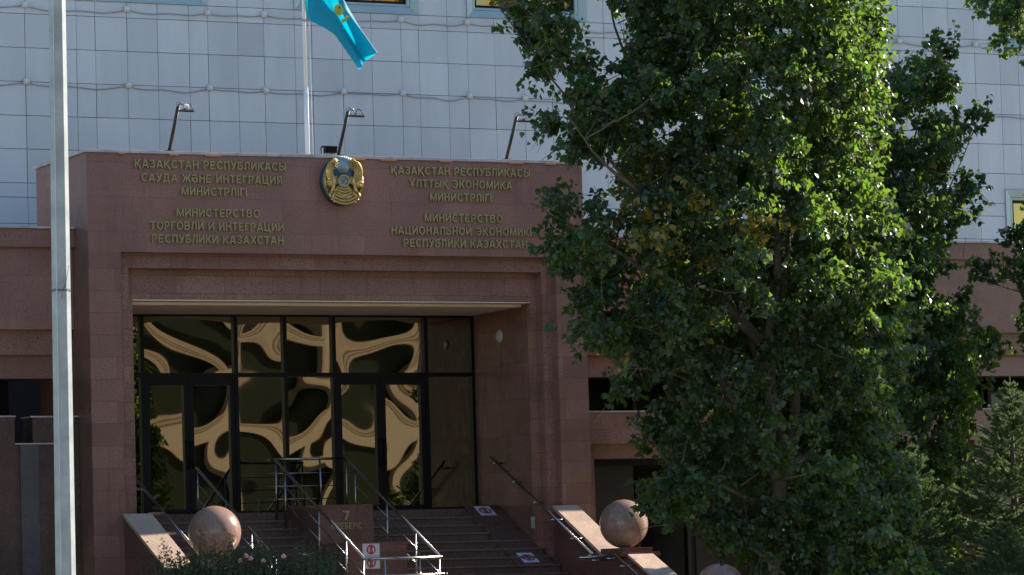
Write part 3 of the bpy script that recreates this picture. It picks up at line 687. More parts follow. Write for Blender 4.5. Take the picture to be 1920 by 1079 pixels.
MB().prism([(1.9, .05), (1.9, -.3), (YL0, -1.98), (YL0, -1.682)], 'x', 7.50, 8.18).build('ramp', M['granite_step'], st)

# parapets with sloping caps
SL = .477
def parapet(x0, x1, yflat, label):
    t = thing('stair_parapet', ((x0+x1)/2, -2, GZ), label, 'parapet')
    y1 = -1.755; zf = -.02+SL*y1
    if yflat is None:       # one straight slope
        y2, z2 = -4.6, -.02-SL*4.6
        MB().prism([(-.004, -.08), (y2, z2-.06), (y2-.5, z2-.06), (y2-.5, GZ), (-.004, GZ)], 'x', x0+.02, x1-.02).build('wall', M['granite_block'], t)
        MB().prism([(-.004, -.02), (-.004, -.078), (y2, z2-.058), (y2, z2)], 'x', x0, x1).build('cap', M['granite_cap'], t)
        return t, zf
    MB().prism([(-.004, -.08), (y1, zf-.06), (yflat, zf-.06), (-5.0, -1.95), (-5.9, -1.95), (-5.9, GZ), (-.004, GZ)], 'x', x0+.02, x1-.02).build('wall', M['granite_block'], t)
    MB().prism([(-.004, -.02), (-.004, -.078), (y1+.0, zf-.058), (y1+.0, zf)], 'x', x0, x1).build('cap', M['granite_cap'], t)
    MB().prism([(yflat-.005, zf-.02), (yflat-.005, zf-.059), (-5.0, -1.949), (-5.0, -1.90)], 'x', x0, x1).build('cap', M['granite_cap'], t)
    return t, zf
pr, zf = parapet(8.263, 8.732, -2.65, 'sloping granite parapet right of the steps with a sunlit cap and a ball')
MB().box(8.25, 8.79, -2.58, -1.757, zf-.01, zf+.065).build('plinth', M['granite_block'], pr, bevel=.004)
MB().box(8.16, 8.875, -2.70, -2.05, zf-.075, zf-.012).build('plinth', M['granite_block'], pr, bevel=.004)
MB().box(8.2, 8.8, -5.85, -4.95, -1.949, -1.88).build('plinth', M['granite_block'], pr, bevel=.004)
pl, zf2 = parapet(.50, .99, None, 'long sloping granite parapet left of the steps, its upper end in shade')
pd_ = MB(); pd_.box(1.0, 1.70, -2.66, -1.76, GZ, -.90); pb = thing('ball_pedestal', (1.35, -2.2, GZ), 'granite pedestal under the left ball, mostly hidden by the rose bush', 'pedestal')
pd_.build('base', M['granite_block'], pb); MB().box(.992, 1.74, -2.70, -1.75, -.90, -.80).build('top_slab', M['granite_block'], pb, bevel=.004)
def ball(x, y, zb, r, label):
    return tag(MB().sphere((x, y, zb+r), r, 48, 28).build('stone_ball', M['granite_ball']), label, 'stone ball', 'granite balls on the stair parapets')
ball(8.47, -2.2, zf+.066-.005, .403, 'polished pink granite ball on the plinth right of the steps, leaf shadows on it')
ball(1.215, -2.2, -.803, .418, 'polished pink granite ball left of the steps, above the rose bush')
ball(8.5, -5.35, -1.885, .395, 'lowest granite ball, only its top showing at the bottom edge beside the tree')

# middle blocks
bl = thing('stair_pedestal', (4.62, .9, GZ), 'upper polished granite block between the rails carrying the entrance number 7', 'pedestal')
MB().box(4.09, 5.10, .42, 1.88, GZ, .05).build('block', M['granite_block'], bl); MB().box(4.08, 5.11, .405, 1.885, .05, .072).build('top_slab', M['granite_block'], bl)
bl2 = thing('stair_pedestal', (4.66, -.2, GZ), 'lower polished granite block between the rails with two red warning stickers', 'pedestal')
MB().box(4.10, 5.20, -.70, .41, GZ, -.60).build('block', M['granite_block'], bl2); MB().box(4.09, 5.21, -.715, .418, -.60, -.58).build('top_slab', M['granite_block'], bl2)
t = thing('entrance_number_sign', (4.6, .42, -.35), 'gold number 7 over the word КІРЕБЕРІС on the upper granite block', 'sign')
text_mesh('7', 4.535, 4.66, -.185, .155, .418, .015, 'number', M['gold_letter'], t, .17)
text_mesh('КІРЕБЕРІС', 4.325, 4.885, -.335, .105, .418, .015, 'text_line', M['gold_letter'], t)

# distancing stickers: a red disc with two white figures
def sticker(c, u, v, w, h, label, group, name, edge=None, rr_=.36):
    """c centre, u right, v up (unit vectors of the surface)"""
    c, u, v = Vector(c), Vector(u), Vector(v); n = u.cross(v)
    t = thing(name, c-v*h/2, label, 'sticker', group)
    P = lambda a, b, k: c+u*(a*w)+v*(b*h)+n*k
    mb = MB(); mb.add([P(-.5, -.5, .002), P(.5, -.5, .002), P(.5, .5, .002), P(-.5, .5, .002), P(-.5, -.5, .0005), P(.5, -.5, .0005), P(.5, .5, .0005), P(-.5, .5, .0005)],
                      [(0, 1, 2, 3), (0, 4, 5, 1), (1, 5, 6, 2), (2, 6, 7, 3), (3, 7, 4, 0)])
    mb.build('paper', M['paper'], t)
    rad = rr_*min(w, h)*1.15
    mb = MB(); mb.add([c+n*.0035]+[c+n*.0035+u*rad*math.cos(2*math.pi*k/32)+v*rad*math.sin(2*math.pi*k/32) for k in range(32)], [(0, 1+k, 1+(k+1) % 32) for k in range(32)]); mb.build('red_disc', M['red'], t)
    if edge:
        mb = MB()
        for k in range(32):
            a0, a1 = 2*math.pi*k/32, 2*math.pi*(k+1)/32
            q = [c+n*.0045+u*rad*f*math.cos(a)+v*rad*f*math.sin(a) for a, f in ((a0, .84), (a0, 1.02), (a1, 1.02), (a1, .84))]; mb.add(q, [(0, 1, 2, 3)])
        mb.build('blue_ring', M['blue_edge'], t)
    mb = MB()
    for s_ in (-1, 1):
        o = c+u*(s_*rad*.46)+n*.005
        mb.add([o+v*rad*.38+u*rad*.13*math.cos(2*math.pi*k/12)+v*rad*.13*math.sin(2*math.pi*k/12) for k in range(12)], [tuple(range(12))])
        mb.add([o+u*(a*rad)+v*(b*rad) for a, b in ((-.20, .2), (-.20, -.15), (-.12, -.15), (-.12, -.55), (.12, -.55), (.12, -.15), (.20, -.15), (.20, .2))], [tuple(range(8))])
    o = c+n*.005
    for s_ in (-1, 1): mb.add([o+u*(s_*rad*a)+v*(rad*b) for a, b in ((.22, -.27), (.05, -.22), (.05, -.32))], [(0, 1, 2) if s_ < 0 else (0, 2, 1)])
    mb.build('figures', M['paper'], t)
sticker((4.55, -.703, -.70), (1, 0, 0), (0, 0, 1), .305, .20, 'upper of two white stickers with a red distancing disc on the lower granite block', 'stickers on the lower block', 'warning_sticker')
sticker((4.55, -.703, -.912), (1, 0, 0), (0, 0, 1), .305, .205, 'lower of two white stickers with a red disc, crossed by the handrail', 'stickers on the lower block', 'warning_sticker')
rv = Vector((0, YL0-1.9, -1.732)).normalized()*-1
for yy, lab in ((1.70, 'white sticker with red and blue disc near the top of the ramp'), (.07, 'white sticker with red and blue disc on the lower part of the ramp')):
    zz = .05+(-1.732)*(1.9-yy)/(1.9-YL0)
    sticker((7.80, yy, zz+.001), (1, 0, 0), rv, .30, .36, lab, 'stickers on the ramp', 'floor_sticker', True, .34)
t = MB(); t.box(8.178, 8.187, .55, .68, -.39, -.19); tag(t.build('switch_plate', M['plastic_box']), 'small pale cover plate low on the right reveal above the ramp', 'cover plate')

# ------------------------------------------------------------------ handrails
def zs(y):      # rail height over the first flight
    return .9-.476*(1.9-y)
RT = .0235
def rail_pts(x, ya, yb): return [(x, ya, zs(ya)), (x, yb, zs(yb))]
def bar_mesh(pts, r=RT): return MB().tube(pts, r, 10)
YB = -1.80
c = thing('handrail', (4.6, 0, -.9), 'stainless steel handrail cage around the middle granite blocks', 'handrail')
for x, xx in ((3.955, 3.95), (5.262, 5.30)):
    bar_mesh([(x, 1.9, zs(1.9)), (xx, YB, zs(YB))]).build('top_rail', M['steel'], c)
    ys = [1.88, 1.48, .05, -1.05, YB+.06] if x < 4.5 else [1.88, 1.52, .25, -.85, YB+.06]
    for y in ys:
        zb = -RISE*max(0, math.ceil((1.9-y)/RUN-.001)) if y < 1.9 else 0
        if x > 5 and y > 1: zb = max(zb, -.30)
        MB().tube([(x+(xx-x)*(1.9-y)/3.7, y, zb), (x+(xx-x)*(1.9-y)/3.7, y, zs(y)-.02)], .0185, 8).build('post', M['steel'], c)
    for dz in (.28, .54):
        for ya, yb in (((1.48, .05), (.05, -1.05), (-1.05, YB)) if x < 4.5 else ((1.52, .25), (.25, -.85), (-.85, YB))):
            MB().tube([(x, ya, zs(ya)-dz), (x+(xx-x)*.9, yb, zs(yb)-dz)], .009, 6).build('bar', M['steel'], c)
bar_mesh([(3.955, 1.9, .9), (5.262, 1.9, .9)]).build('top_rail', M['steel'], c)
MB().tube([(3.955, 1.9, .9), (3.955, 2.25, .9)], RT, 10).build('top_rail', M['steel'], c)
for dz in (.24, .46, .68): MB().tube([(3.80, 1.9, .9-dz), (5.26, 1.9, .9-dz)], .009, 6).build('bar', M['steel'], c)
MB().tube([(4.78, 1.86, .05), (4.78, 1.9, .88)], .0185, 8).build('post', M['steel'], c)
zb_ = zs(YB)
bar_mesh([(3.95, YB, zb_), (5.30, YB, zb_)], .026).build('top_rail', M['steel'], c)
bar_mesh([(3.95, YB-.06, zb_-.27), (5.36, YB-.06, zb_-.27)], .014).build('bar', M['steel'], c)
for x in (4.30, 4.92): MB().tube([(x, YB-.03, ZL), (x, YB-.01, zb_-.02)], .0185, 8).build('post', M['steel'], c)
MB().sphere((5.30, YB, zb_), .034, 10, 8).build('end_cap', M['steel'], c)
MB().sphere((5.36, YB-.06, zb_-.27), .026, 10, 8).build('end_cap', M['steel'], c)

c = thing('handrail', (2.42, 0, -.9), 'stainless steel handrail dividing the left steps behind the ball', 'handrail')
bar_mesh([(2.41, 1.62, zs(1.62)), (2.43, -1.60, zs(-1.60)), (2.42, -3.02, zs(-1.60)+.015), (2.42, -4.0, -1.13), (2.42, -4.6, -1.42)]).build('top_rail', M['steel'], c)
for y in (1.60, .35, -.75, -1.55):
    MB().tube([(2.42, y, -RISE*math.ceil((1.9-y)/RUN)), (2.42, y, zs(y)-.02)], .0185, 8).build('post', M['steel'], c)
for y, z in ((-1.75, -.76), (-2.85, -.75), (-3.5, -.92), (-4.3, -1.30)): MB().tube([(2.42, y, -2.3), (2.42, y, z)], .0185, 8).build('post', M['steel'], c)
for dz in (.26, .52):
    for ya, yb in ((1.6, .35), (.35, -.75), (-.75, -1.55)): MB().tube([(2.42, ya, zs(ya)-dz), (2.42, yb, zs(yb)-dz)], .009, 6).build('bar', M['steel'], c)
MB().tube([(2.42, -1.8, -1.02), (2.42, -2.9, -1.0)], .009, 6).build('bar', M['steel'], c)

c = thing('handrail', (8.05, 0, -.9), 'wall mounted stainless handrail sloping down above the ramp on the right', 'handrail')
bar_mesh([(8.024, 1.89, zs(1.89)), (8.055, -1.83, zs(-1.83))], .021).build('top_rail', M['steel'], c)
bar_mesh([(7.80, -1.85, -.93), (8.055, -1.85, -.925), (8.055, -2.62, -.90), (8.055, -3.4, -1.24), (8.055, -4.6, -1.81)], .021).build('lower_rail', M['steel'], c)
for y in (1.75, 1.0, .2, -.45, -1.15, -1.78):
    MB().tube([(8.03, y, zs(y)-.05), (8.03, y, zs(y)-.01)], .012, 6).tube([(7.99, y, zs(y)-.052), (8.187 if y > 0 else 8.29, y, zs(y)-.052)], .013, 8).build('bracket', M['steel'], c)
for y, z in ((-1.95, -.98), (-2.5, -.96), (-2.95, -1.09)): MB().tube([(7.98, y, z), (8.29, y, z)], .015, 8).build('bracket', M['steel'], c)
c = thing('handrail', (1.2, 0, -.9), 'wall mounted stainless handrail along the left parapet', 'handrail')
bar_mesh([(1.17, 1.89, zs(1.89)), (1.23, -1.68, zs(-1.68))], .023).build('top_rail', M['steel'], c)
MB().tube([(1.26, .4, zs(.4)-.09), (1.26, -1.7, zs(-1.7)-.05)], .009, 6).build('bar', M['steel'], c)
for y in (1.0, .1, -.62, -1.35): MB().box(.97, 1.21, y-.02, y+.02, zs(y)-.085, zs(y)-.045).build('bracket', M['steel'], c)

# ------------------------------------------------------------------ lamp pole in the foreground
px, py = -6.905, -18.47
t = thing('lamp_pole', (px, py, GZ), 'tall pale galvanised steel lamp pole in front of the left wing', 'lamp post')
mb = MB(); a0 = -45-30
def hexa(z, r, cx): return [(cx+r*math.cos(R(a0+60*k)), py+r*math.sin(R(a0+60*k)), z) for k in range(6)]
zsq = [(GZ, .118, px+.02), (-1.1, .1125, px), (2.0, .1045, px+.012), (5.3, .096, px+.03), (9.5, .085, px+.06)]
vs = [p for z, r, cx in zsq for p in hexa(z, r, cx)]
mb.add(vs, [(i*6+k, i*6+(k+1) % 6, (i+1)*6+(k+1) % 6, (i+1)*6+k) for i in range(4) for k in range(6)]+[tuple(range(24, 30))])
mb.build('shaft', M['pole_steel'], t, bevel=.008)
MB().tube([(cx+(r+.001)*math.cos(R(-135)), py+(r+.001)*math.sin(R(-135)), z) for z, r, cx in zsq], .005, 5).build('weld_seam', M['seam'], t)
MB().box(px-.2, px+.2, py-.2, py+.2, GZ, GZ+.03).build('base_plate', M['dark_metal'], t)
MB().tube([(px+.06, py, 9.4), (px+.3, py-.4, 9.9), (px+.9, py-1.4, 10.0)], .04, 8).build('arm', M['pole_steel'], t)
MB().box(px+.7, px+1.3, py-2.1, py-1.3, 9.93, 10.08).build('lamp_head', M['pole_steel'], t, bevel=.03)
mb = MB(); rp = .107
for k in range(2): mb.tube([(px+.012+rp*math.cos(q*math.pi/6), py+rp*math.sin(q*math.pi/6), 2.02+k*.012+.008*math.sin(q*2.)) for q in range(13)], .003, 4)
mb.tube([(px-.01, py-.108, 2.03), (px-.02, py-.12, 1.93)], .003, 4).tube([(px+.0, py-.108, 2.03), (px+.03, py-.115, 2.11), (px+.07, py-.105, 2.3)], .003, 4)
mb.build('tie_wire', M['dark_metal'], t)

# ------------------------------------------------------------------ vegetation
def pip(poly, P):
    x, z = P[:, 0], P[:, 1]; ins = np.zeros(len(P), bool); n = len(poly)
    for i in range(n):
        x0, z0 = poly[i]; x1, z1 = poly[(i+1) % n]
        cond = ((z0 > z) != (z1 > z)); xx = (x1-x0)*(z-z0)/((z1-z0) if z1 != z0 else 1e-9)+x0
        ins ^= cond & (x < xx)
    return ins
def pdist(poly, P):
    d = np.full(len(P), 1e9); n = len(poly)
    for i in range(n):
        a = np.array(poly[i]); b = np.array(poly[(i+1) % n]); ab = b-a
        t = np.clip(((P-a)@ab)/(ab@ab+1e-12), 0, 1); q = a+t[:, None]*ab; d = np.minimum(d, np.hypot(*(P-q).T))
    return d
def norm(v): return v/(np.linalg.norm(v, axis=-1, keepdims=True)+1e-9)
def leaves_from(points, tipdir, size, r, aspect=.92):
    """broad pointed leaves: points = leaf bases, tipdir = direction of the tip"""
    n = len(points); T = norm(tipdir); rnd = r.normal(size=(n, 3)); rnd[:, 2] *= .8
    Nn = norm(rnd - (rnd*T).sum(1, keepdims=True)*T); Wd = np.cross(T, Nn)
    loc = np.array([(0, 0, 0), (-.36, .10, .10), (-.5, .36, .16), (0, 1., -.10), (.5, .36, .16), (.36, .10, .10)])
    s = size[:, None, None]; fold = r.uniform(.1, 1.6, n)[:, None, None]
    V = points[:, None, :] + s*(aspect*loc[None, :, 0:1]*Wd[:, None, :] + loc[None, :, 1:2]*T[:, None, :] + fold*loc[None, :, 2:3]*Nn[:, None, :])
    base = (np.arange(n)*6)[:, None]
    Fq = np.concatenate([base+np.array([[0, 5, 4, 3]]), base+np.array([[0, 3, 2, 1]])])
    return V.reshape(-1, 3), Fq
def poplar(name, label, cx_, poly, limbs, y0, nclump, seed, depth=2.3, spr=(9, 13), dmin=.42, yellow=None, stems=None, size=(.075, .118), trunk_r=.24):
    r = np.random.default_rng(seed)
    t = thing(name, (limbs[0][0][0], y0, GZ), label, 'tree', 'broadleaf poplars')
    poly = [tuple(p) for p in poly]; PA = np.array(poly)
    LP = []; tw = MB(); tr = MB()
    for li, l in enumerate(limbs):
        pts = np.array(l, float); yy = np.zeros(len(pts)); drift = 0 if li == 0 else r.uniform(-1, 1)*1.1
        yy = y0 + drift*np.linspace(0, 1, len(pts))**1.0 + r.normal(0, .05, len(pts))
        # densify
        k = 5; tt = np.linspace(0, len(pts)-1, (len(pts)-1)*k+1)
        X = np.interp(tt, range(len(pts)), pts[:, 0]); Z = np.interp(tt, range(len(pts)), pts[:, 1]); Yv = np.interp(tt, range(len(pts)), yy)
        if len(X) > 8:
            kk = np.ones(5)/5
            for A in (X, Z, Yv): A[2:-2] = np.convolve(A, kk, 'valid')
        X += r.normal(0, .012, len(X)); Yv += r.normal(0, .012, len(X))
        r0 = trunk_r if li == 0 else (.095 if len(pts) > 4 else .05)
        rad = [max(.008, r0*(1-.95*(q/(len(X)-1))**(.38 if li == 0 else .8))) for q in range(len(X))]
        tr.tube(list(zip(X, Yv, Z)), rad, 8); LP.append(np.stack([X, Yv, Z], -1))
    tr.build('trunk', M['bark'], t)
    LPA = np.concatenate([l[len(l)//4:] for l in LP])
    lo, hi = PA.min(0), PA.max(0); C = []
    tries = 0
    while len(C) < nclump and tries < 60000:
        tries += 1
        p = r.uniform(lo, hi)[None]
        if not pip(poly, p)[0]: continue
        d = pdist(poly, p)[0]
        if d < .13: continue
        D = min(depth, .25+1.25*d); y = y0+D*np.sign(r.uniform(-1, 1))*r.uniform(0, 1)**.75
        q = np.array([p[0, 0], y, p[0, 1]])
        if stems is not None and stems(q) and r.uniform() < .5: continue
        if C and np.min(np.linalg.norm((np.array(C)-q)*np.array([1, .8, 1]), axis=1)) < dmin: continue
        C.append(q)
    C = np.array(C); LB = []; LT = []; LS = []; LTint = []
    for c_ in C:
        j = np.argmin(np.linalg.norm(LPA-c_, axis=1)); q = LPA[j]
        out = c_-q; L = np.linalg.norm(out); out = out/(L+1e-6)
        if L > .25:
            if L > .8: q = c_-out*.8; L = .8
            mid = (q+c_)/2+np.array([0, 0, -.06*L]); tw.tube([q, mid, c_], [.011, .008, .005], 5, False)
        bt = r.uniform(.1, .75)
        if yellow is not None and yellow(c_): bt = .9
        for s_ in range(r.integers(*spr)):
            d = norm(out*.75+r.normal(0, .62, 3)+np.array([0, 0, .28])); Ls = r.uniform(.28, .62)
            st_ = c_-d*.15+r.normal(0, .13, 3)
            m_ = r.integers(15, 25); tt = np.sort(r.uniform(.05, 1, m_))
            bend = np.array([0, 0, -.22])*Ls
            ax = st_+d*(Ls*tt)[:, None]+bend*(tt**2)[:, None]
            side = norm(r.normal(size=(m_, 3))); side -= (side@d)[:, None]*d*.7
            tip = norm(side*.75+np.array([0, 0, -.62])+d*.35*r.uniform(.2, 1.4, m_)[:, None])
            LB.append(ax+side*r.uniform(.02, .055, m_)[:, None]); LT.append(tip); LS.append(r.uniform(*size, m_)*(1-.25*tt**3)); LTint.append(np.clip(r.normal(bt, .12, m_), 0, 1))
            if s_ % 2 == 0: tw.tube([st_, st_+d*Ls*.5+bend*.25, st_+d*Ls+bend], [.006, .0045, .003], 4, False)
    LB, LT, LS, LTi = np.concatenate(LB), np.concatenate(LT), np.concatenate(LS), np.concatenate(LTint)
    P2 = LB[:, [0, 2]]; keep = pip(poly, P2) | (pdist(poly, P2) < .10)
    LB, LT, LS, LTi = LB[keep], LT[keep], LS[keep], LTi[keep]
    V, Fq = leaves_from(LB, LT, LS, r)
    raw_mesh('crown', V, Fq, M['leaf'], t, np.repeat(LTi, 6))
    tw.build('twigs', M['bark'], t)
    print(name, len(LB), 'leaves')
POLY = [(1.72, 6.73), (2.1, 6.09), (2.25, 5.69), (2.56, 5.26), (2.29, 5.07), (2.35, 4.85), (2.7, 4.71), (2.98, 4.44), (3.41, 4.33), (3.46, 3.98), (2.92, 3.93), (2.31, 4.02), (1.96, 3.85), (2.13, 3.57), (2.4, 3.4), (2.35, 3.03), (2.84, 2.82), (2.97, 2.53), (2.74, 2.31), (2.65, 1.87), (3.04, 1.51), (3.11, 1.22), (4.16, 1.1), (3.55, 0.78), (3.8, 0.48), (4.38, 0.4), (3.56, -0.06), (4.0, -0.54), (4.45, -0.73), (5.23, -1.04), (5.32, -2.18), (8.12, -2.28), (7.84, -0.77), (7.55, 0.74), (7.78, 1.95), (7.67, 3.62), (7.42, 4.84), (7.59, 5.91), (7.5, 6.83), (7.52, 7.29), (7.12, 9.34), (5.67, 10.17), (4.27, 9.16), (3.46, 7.77), (3.31, 6.72), (3.64, 6.22), (3.58, 5.86), (3.09, 5.92), (2.78, 5.78), (2.59, 6.33), (2.58, 7.06), (2.23, 7.71)]
LIMBS = [[(5.64, -2.56), (5.67, -1.9), (5.69, -1.3), (5.78, -0.43), (5.74, 0.54), (5.67, 1.5), (5.9, 2.55), (6.08, 3.52), (6.09, 5.63), (6.05, 7.68), (5.81, 9.41)], [(5.74, 0.02), (5.39, 0.76), (4.93, 1.5), (4.73, 2.24), (4.46, 3.13), (3.99, 3.86), (3.35, 4.58), (2.65, 5.59), (1.87, 6.52)], [(5.71, 0.76), (5.56, 1.95), (5.66, 2.99), (5.44, 4.26), (4.99, 5.75), (4.72, 7.61)], [(5.87, 0.01), (6.18, 1.2), (6.49, 2.55), (6.71, 3.61), (6.93, 4.9), (7.08, 6.35), (6.97, 7.95)], [(4.93, 1.5), (4.34, 1.95), (3.52, 2.17), (2.78, 2.23)], [(5.31, 0.91), (4.73, 1.28), (3.99, 1.58), (3.17, 1.58)], [(4.73, 2.24), (3.87, 2.83), (2.9, 3.4), (1.94, 3.79)], [(3.99, 3.86), (3.09, 4.21), (2.3, 4.92)], [(5.76, -0.57), (5.18, -0.2), (4.35, 0.11), (3.69, 0.05)], [(5.56, 1.95), (4.95, 2.69), (4.42, 4.24), (4.06, 5.79), (3.7, 7.41)], [(5.78, -0.43), (5.99, 0.76), (5.69, 1.95), (5.24, 3.58), (4.89, 5.37)], [(5.74, -1.17), (5.24, -0.79), (4.58, -0.48)], [(5.74, -1.02), (6.61, -0.74), (7.41, -0.46)], [(5.87, 0.01), (6.68, 0.75), (7.25, 1.88)]]
poplar('poplar_tree', 'large sunlit poplar in front of the right half of the entrance block', 5.6, POLY, LIMBS, -12.0, 660, 12, dmin=.28, trunk_r=.22, size=(.055, .122), depth=1.9,
       stems=lambda c: c[1] < -11.7 and abs(c[0]-5.75) < .95 and -.3 < c[2] < 2.3,
       yellow=lambda c: (abs(c[0]-4.15) < .9 and 2.9 < c[2] < 4.9 and np.random.default_rng(int(abs(c[0]*1e4))).uniform() < .3))
POLYB = [(11.31, 6.92), (12.35, 7.09), (12.88, 7.37), (13.42, 7.76), (13.71, 7.26), (13.80, 6.64), (14.45, 6.12), (13.96, 5.56), (13.74, 5.28), (14.25, 5.11), (13.60, 4.47), (13.41, 3.93), (13.24, 3.39), (13.86, 3.23), (14.38, 2.96), (14.79, 2.59), (14.24, 2.15), (14.22, 1.79), (13.75, 0.63), (13.51, 0.19), (13.34, -1.39), (12.98, -2.45), (10.94, -2.39), (10.63, 0.23), (10.78, 3.72)]
LIMBSB = [[(11.92, -3.21), (11.96, -1.98), (11.96, -0.68), (12.07, 0.56), (12.34, 1.96), (12.58, 3.74), (12.91, 5.53), (13.35, 7.25)], [(12.07, 0.56), (11.73, 2.15), (11.70, 3.92), (11.90, 5.96)], [(12.09, 0.91), (12.76, 2.06), (13.51, 2.50), (14.48, 2.77)], [(12.35, 2.15), (13.03, 3.58), (13.61, 4.84), (14.26, 5.98)], [(12.06, 0.21), (12.92, 0.90), (13.78, 1.42)], [(11.96, -0.68), (11.47, 0.57), (11.16, 1.97)]]
poplar('poplar_tree', 'darker shaded poplar close behind the right side of the large lit one', 11.5, POLYB, LIMBSB, -4.4, 250, 21, dmin=.36, size=(.07, .125), depth=1.3, trunk_r=.16)
POLY2 = [(14.32, 8.71), (14.50, 8.24), (14.74, 7.82), (15.00, 7.46), (15.38, 7.39), (15.85, 7.02), (16.17, 5.86), (15.42, 4.61), (14.74, 4.12), (14.16, 3.69), (14.49, 3.28), (14.74, 3.18), (14.91, 2.86), (15.42, 2.38), (16.06, 0.91), (16.48, -0.45), (18.38, -0.45), (19.43, 2.17), (19.64, 5.33), (19.01, 8.50), (17.53, 11.13), (15.42, 10.50)]
LIMBS2 = [[(17.23, -3.03), (17.23, -1.51), (17.16, 0.60), (17.11, 3.23), (17.02, 6.39), (17.11, 10.39)], [(17.11, 1.33), (16.37, 2.81), (15.42, 3.34), (14.37, 3.60)], [(17.11, 3.44), (16.27, 5.98), (15.42, 7.65), (14.58, 8.39)], [(17.11, 2.81), (17.95, 4.81), (18.80, 6.81)]]
poplar('poplar_tree', 'second poplar at the right edge, only its leafy branch tips reaching into view', 16.5, POLY2, LIMBS2, -4.4, 210, 5, depth=1.4)

def spruce(x, y, H, Rb, label, seed, dens=1.):
    r = np.random.default_rng(seed)
    t = thing('spruce_tree', (x, y, GZ), label, 'tree', 'young spruces right of the poplar')
    br = MB(); br.tube([(x, y, GZ), (x, y, GZ+H*.6), (x, y, GZ+H)], [.03+.02*H, .012*H, .006], 8)
    B0 = []; D0 = []; Ln = []
    def needles(p, q, n, ln):
        tt = r.uniform(0, 1, n); ax = norm(q-p); pos = p+(q-p)*tt[:, None]
        sd_ = norm(np.cross(np.tile(ax, (n, 1)), r.normal(size=(n, 3)))); d = norm(sd_*.9+ax*.75)
        B0.append(pos); D0.append(d); Ln.append(r.uniform(.7, 1.2, n)*ln)
    nw = int(H*7.5*dens)
    for k in range(nw):
        f = (k+.5)/nw; z = GZ+H*(.06+.92*f); rad = Rb*(1-f)**.85+.05
        for b in range(r.integers(6, 9)):
            an = r.uniform(0, 2*math.pi); up = -.15+.75*f+r.uniform(-.1, .15)
            d = norm(np.array([math.cos(an), math.sin(an), up])); L = rad*r.uniform(.75, 1.12)
            p = np.array([x, y, z]); q = p+d*L+np.array([0, 0, .12*L]); mid = p+d*L*.55-np.array([0, 0, .05*L])
            br.tube([p, mid, q], [.010, .007, .003], 4, False)
            needles(p+(mid-p)*.2, mid, int(260*L)+20, .034); needles(mid, q, int(520*L)+30, .034)
            for s_ in range(int(L*14)):
                tb = r.uniform(.25, .95); bp_ = mid+(q-mid)*((tb-.5)*2) if tb > .5 else p+(mid-p)*tb*2
                sd2 = norm(np.cross(d, np.array([0, 0, 1.]))*r.choice([-1, 1])+d*.8+np.array([0, 0, r.uniform(-.1, .4)])); Ls = L*(1-tb)*.55+.07
                needles(bp_, bp_+sd2*Ls, int(Ls*520)+16, .032)
    for k in range(5): # leader shoots
        an = 2*math.pi*k/5+.3; p = np.array([x, y, GZ+H*.93]); q = p+np.array([math.cos(an)*.11, math.sin(an)*.11, .16]); needles(p, q, 90, .016)
    needles(np.array([x, y, GZ+H*.9]), np.array([x, y, GZ+H+.02]), 260, .016)
    B, D, L = np.concatenate(B0), norm(np.concatenate(D0)), np.concatenate(Ln); n = len(B)
    Wd = norm(np.cross(D, r.normal(size=(n, 3))))*.0036
    V = np.stack([B-Wd, B+Wd, B+D*L[:, None]+Wd*.5, B+D*L[:, None]-Wd*.5], 1).reshape(-1, 3)
    Fq = (np.arange(n)*4)[:, None]+np.arange(4)[None]
    raw_mesh('foliage', V, Fq, M['needle'], t, np.repeat(np.clip(r.normal(.5, .25, n), 0, .9), 4))
    br.build('trunk', M['bark'], t); print('spruce', n)
spruce(12.33, -8.0, 4.56, 1.75, 'tallest young spruce at the right edge, its pointed tip before the dark balcony', 1)
spruce(10.79, -10., 2.3, 1.15, 'low young spruce in the bottom right corner in front of the tallest one', 2)
spruce(9.95, -9.2, 1.95, 1.05, 'smallest spruce at the bottom edge, its tip just showing left of the others', 3)
spruce(11.1, -7.0, 3.6, 1.4, 'shaded spruce half hidden behind the lower poplar leaves', 4)

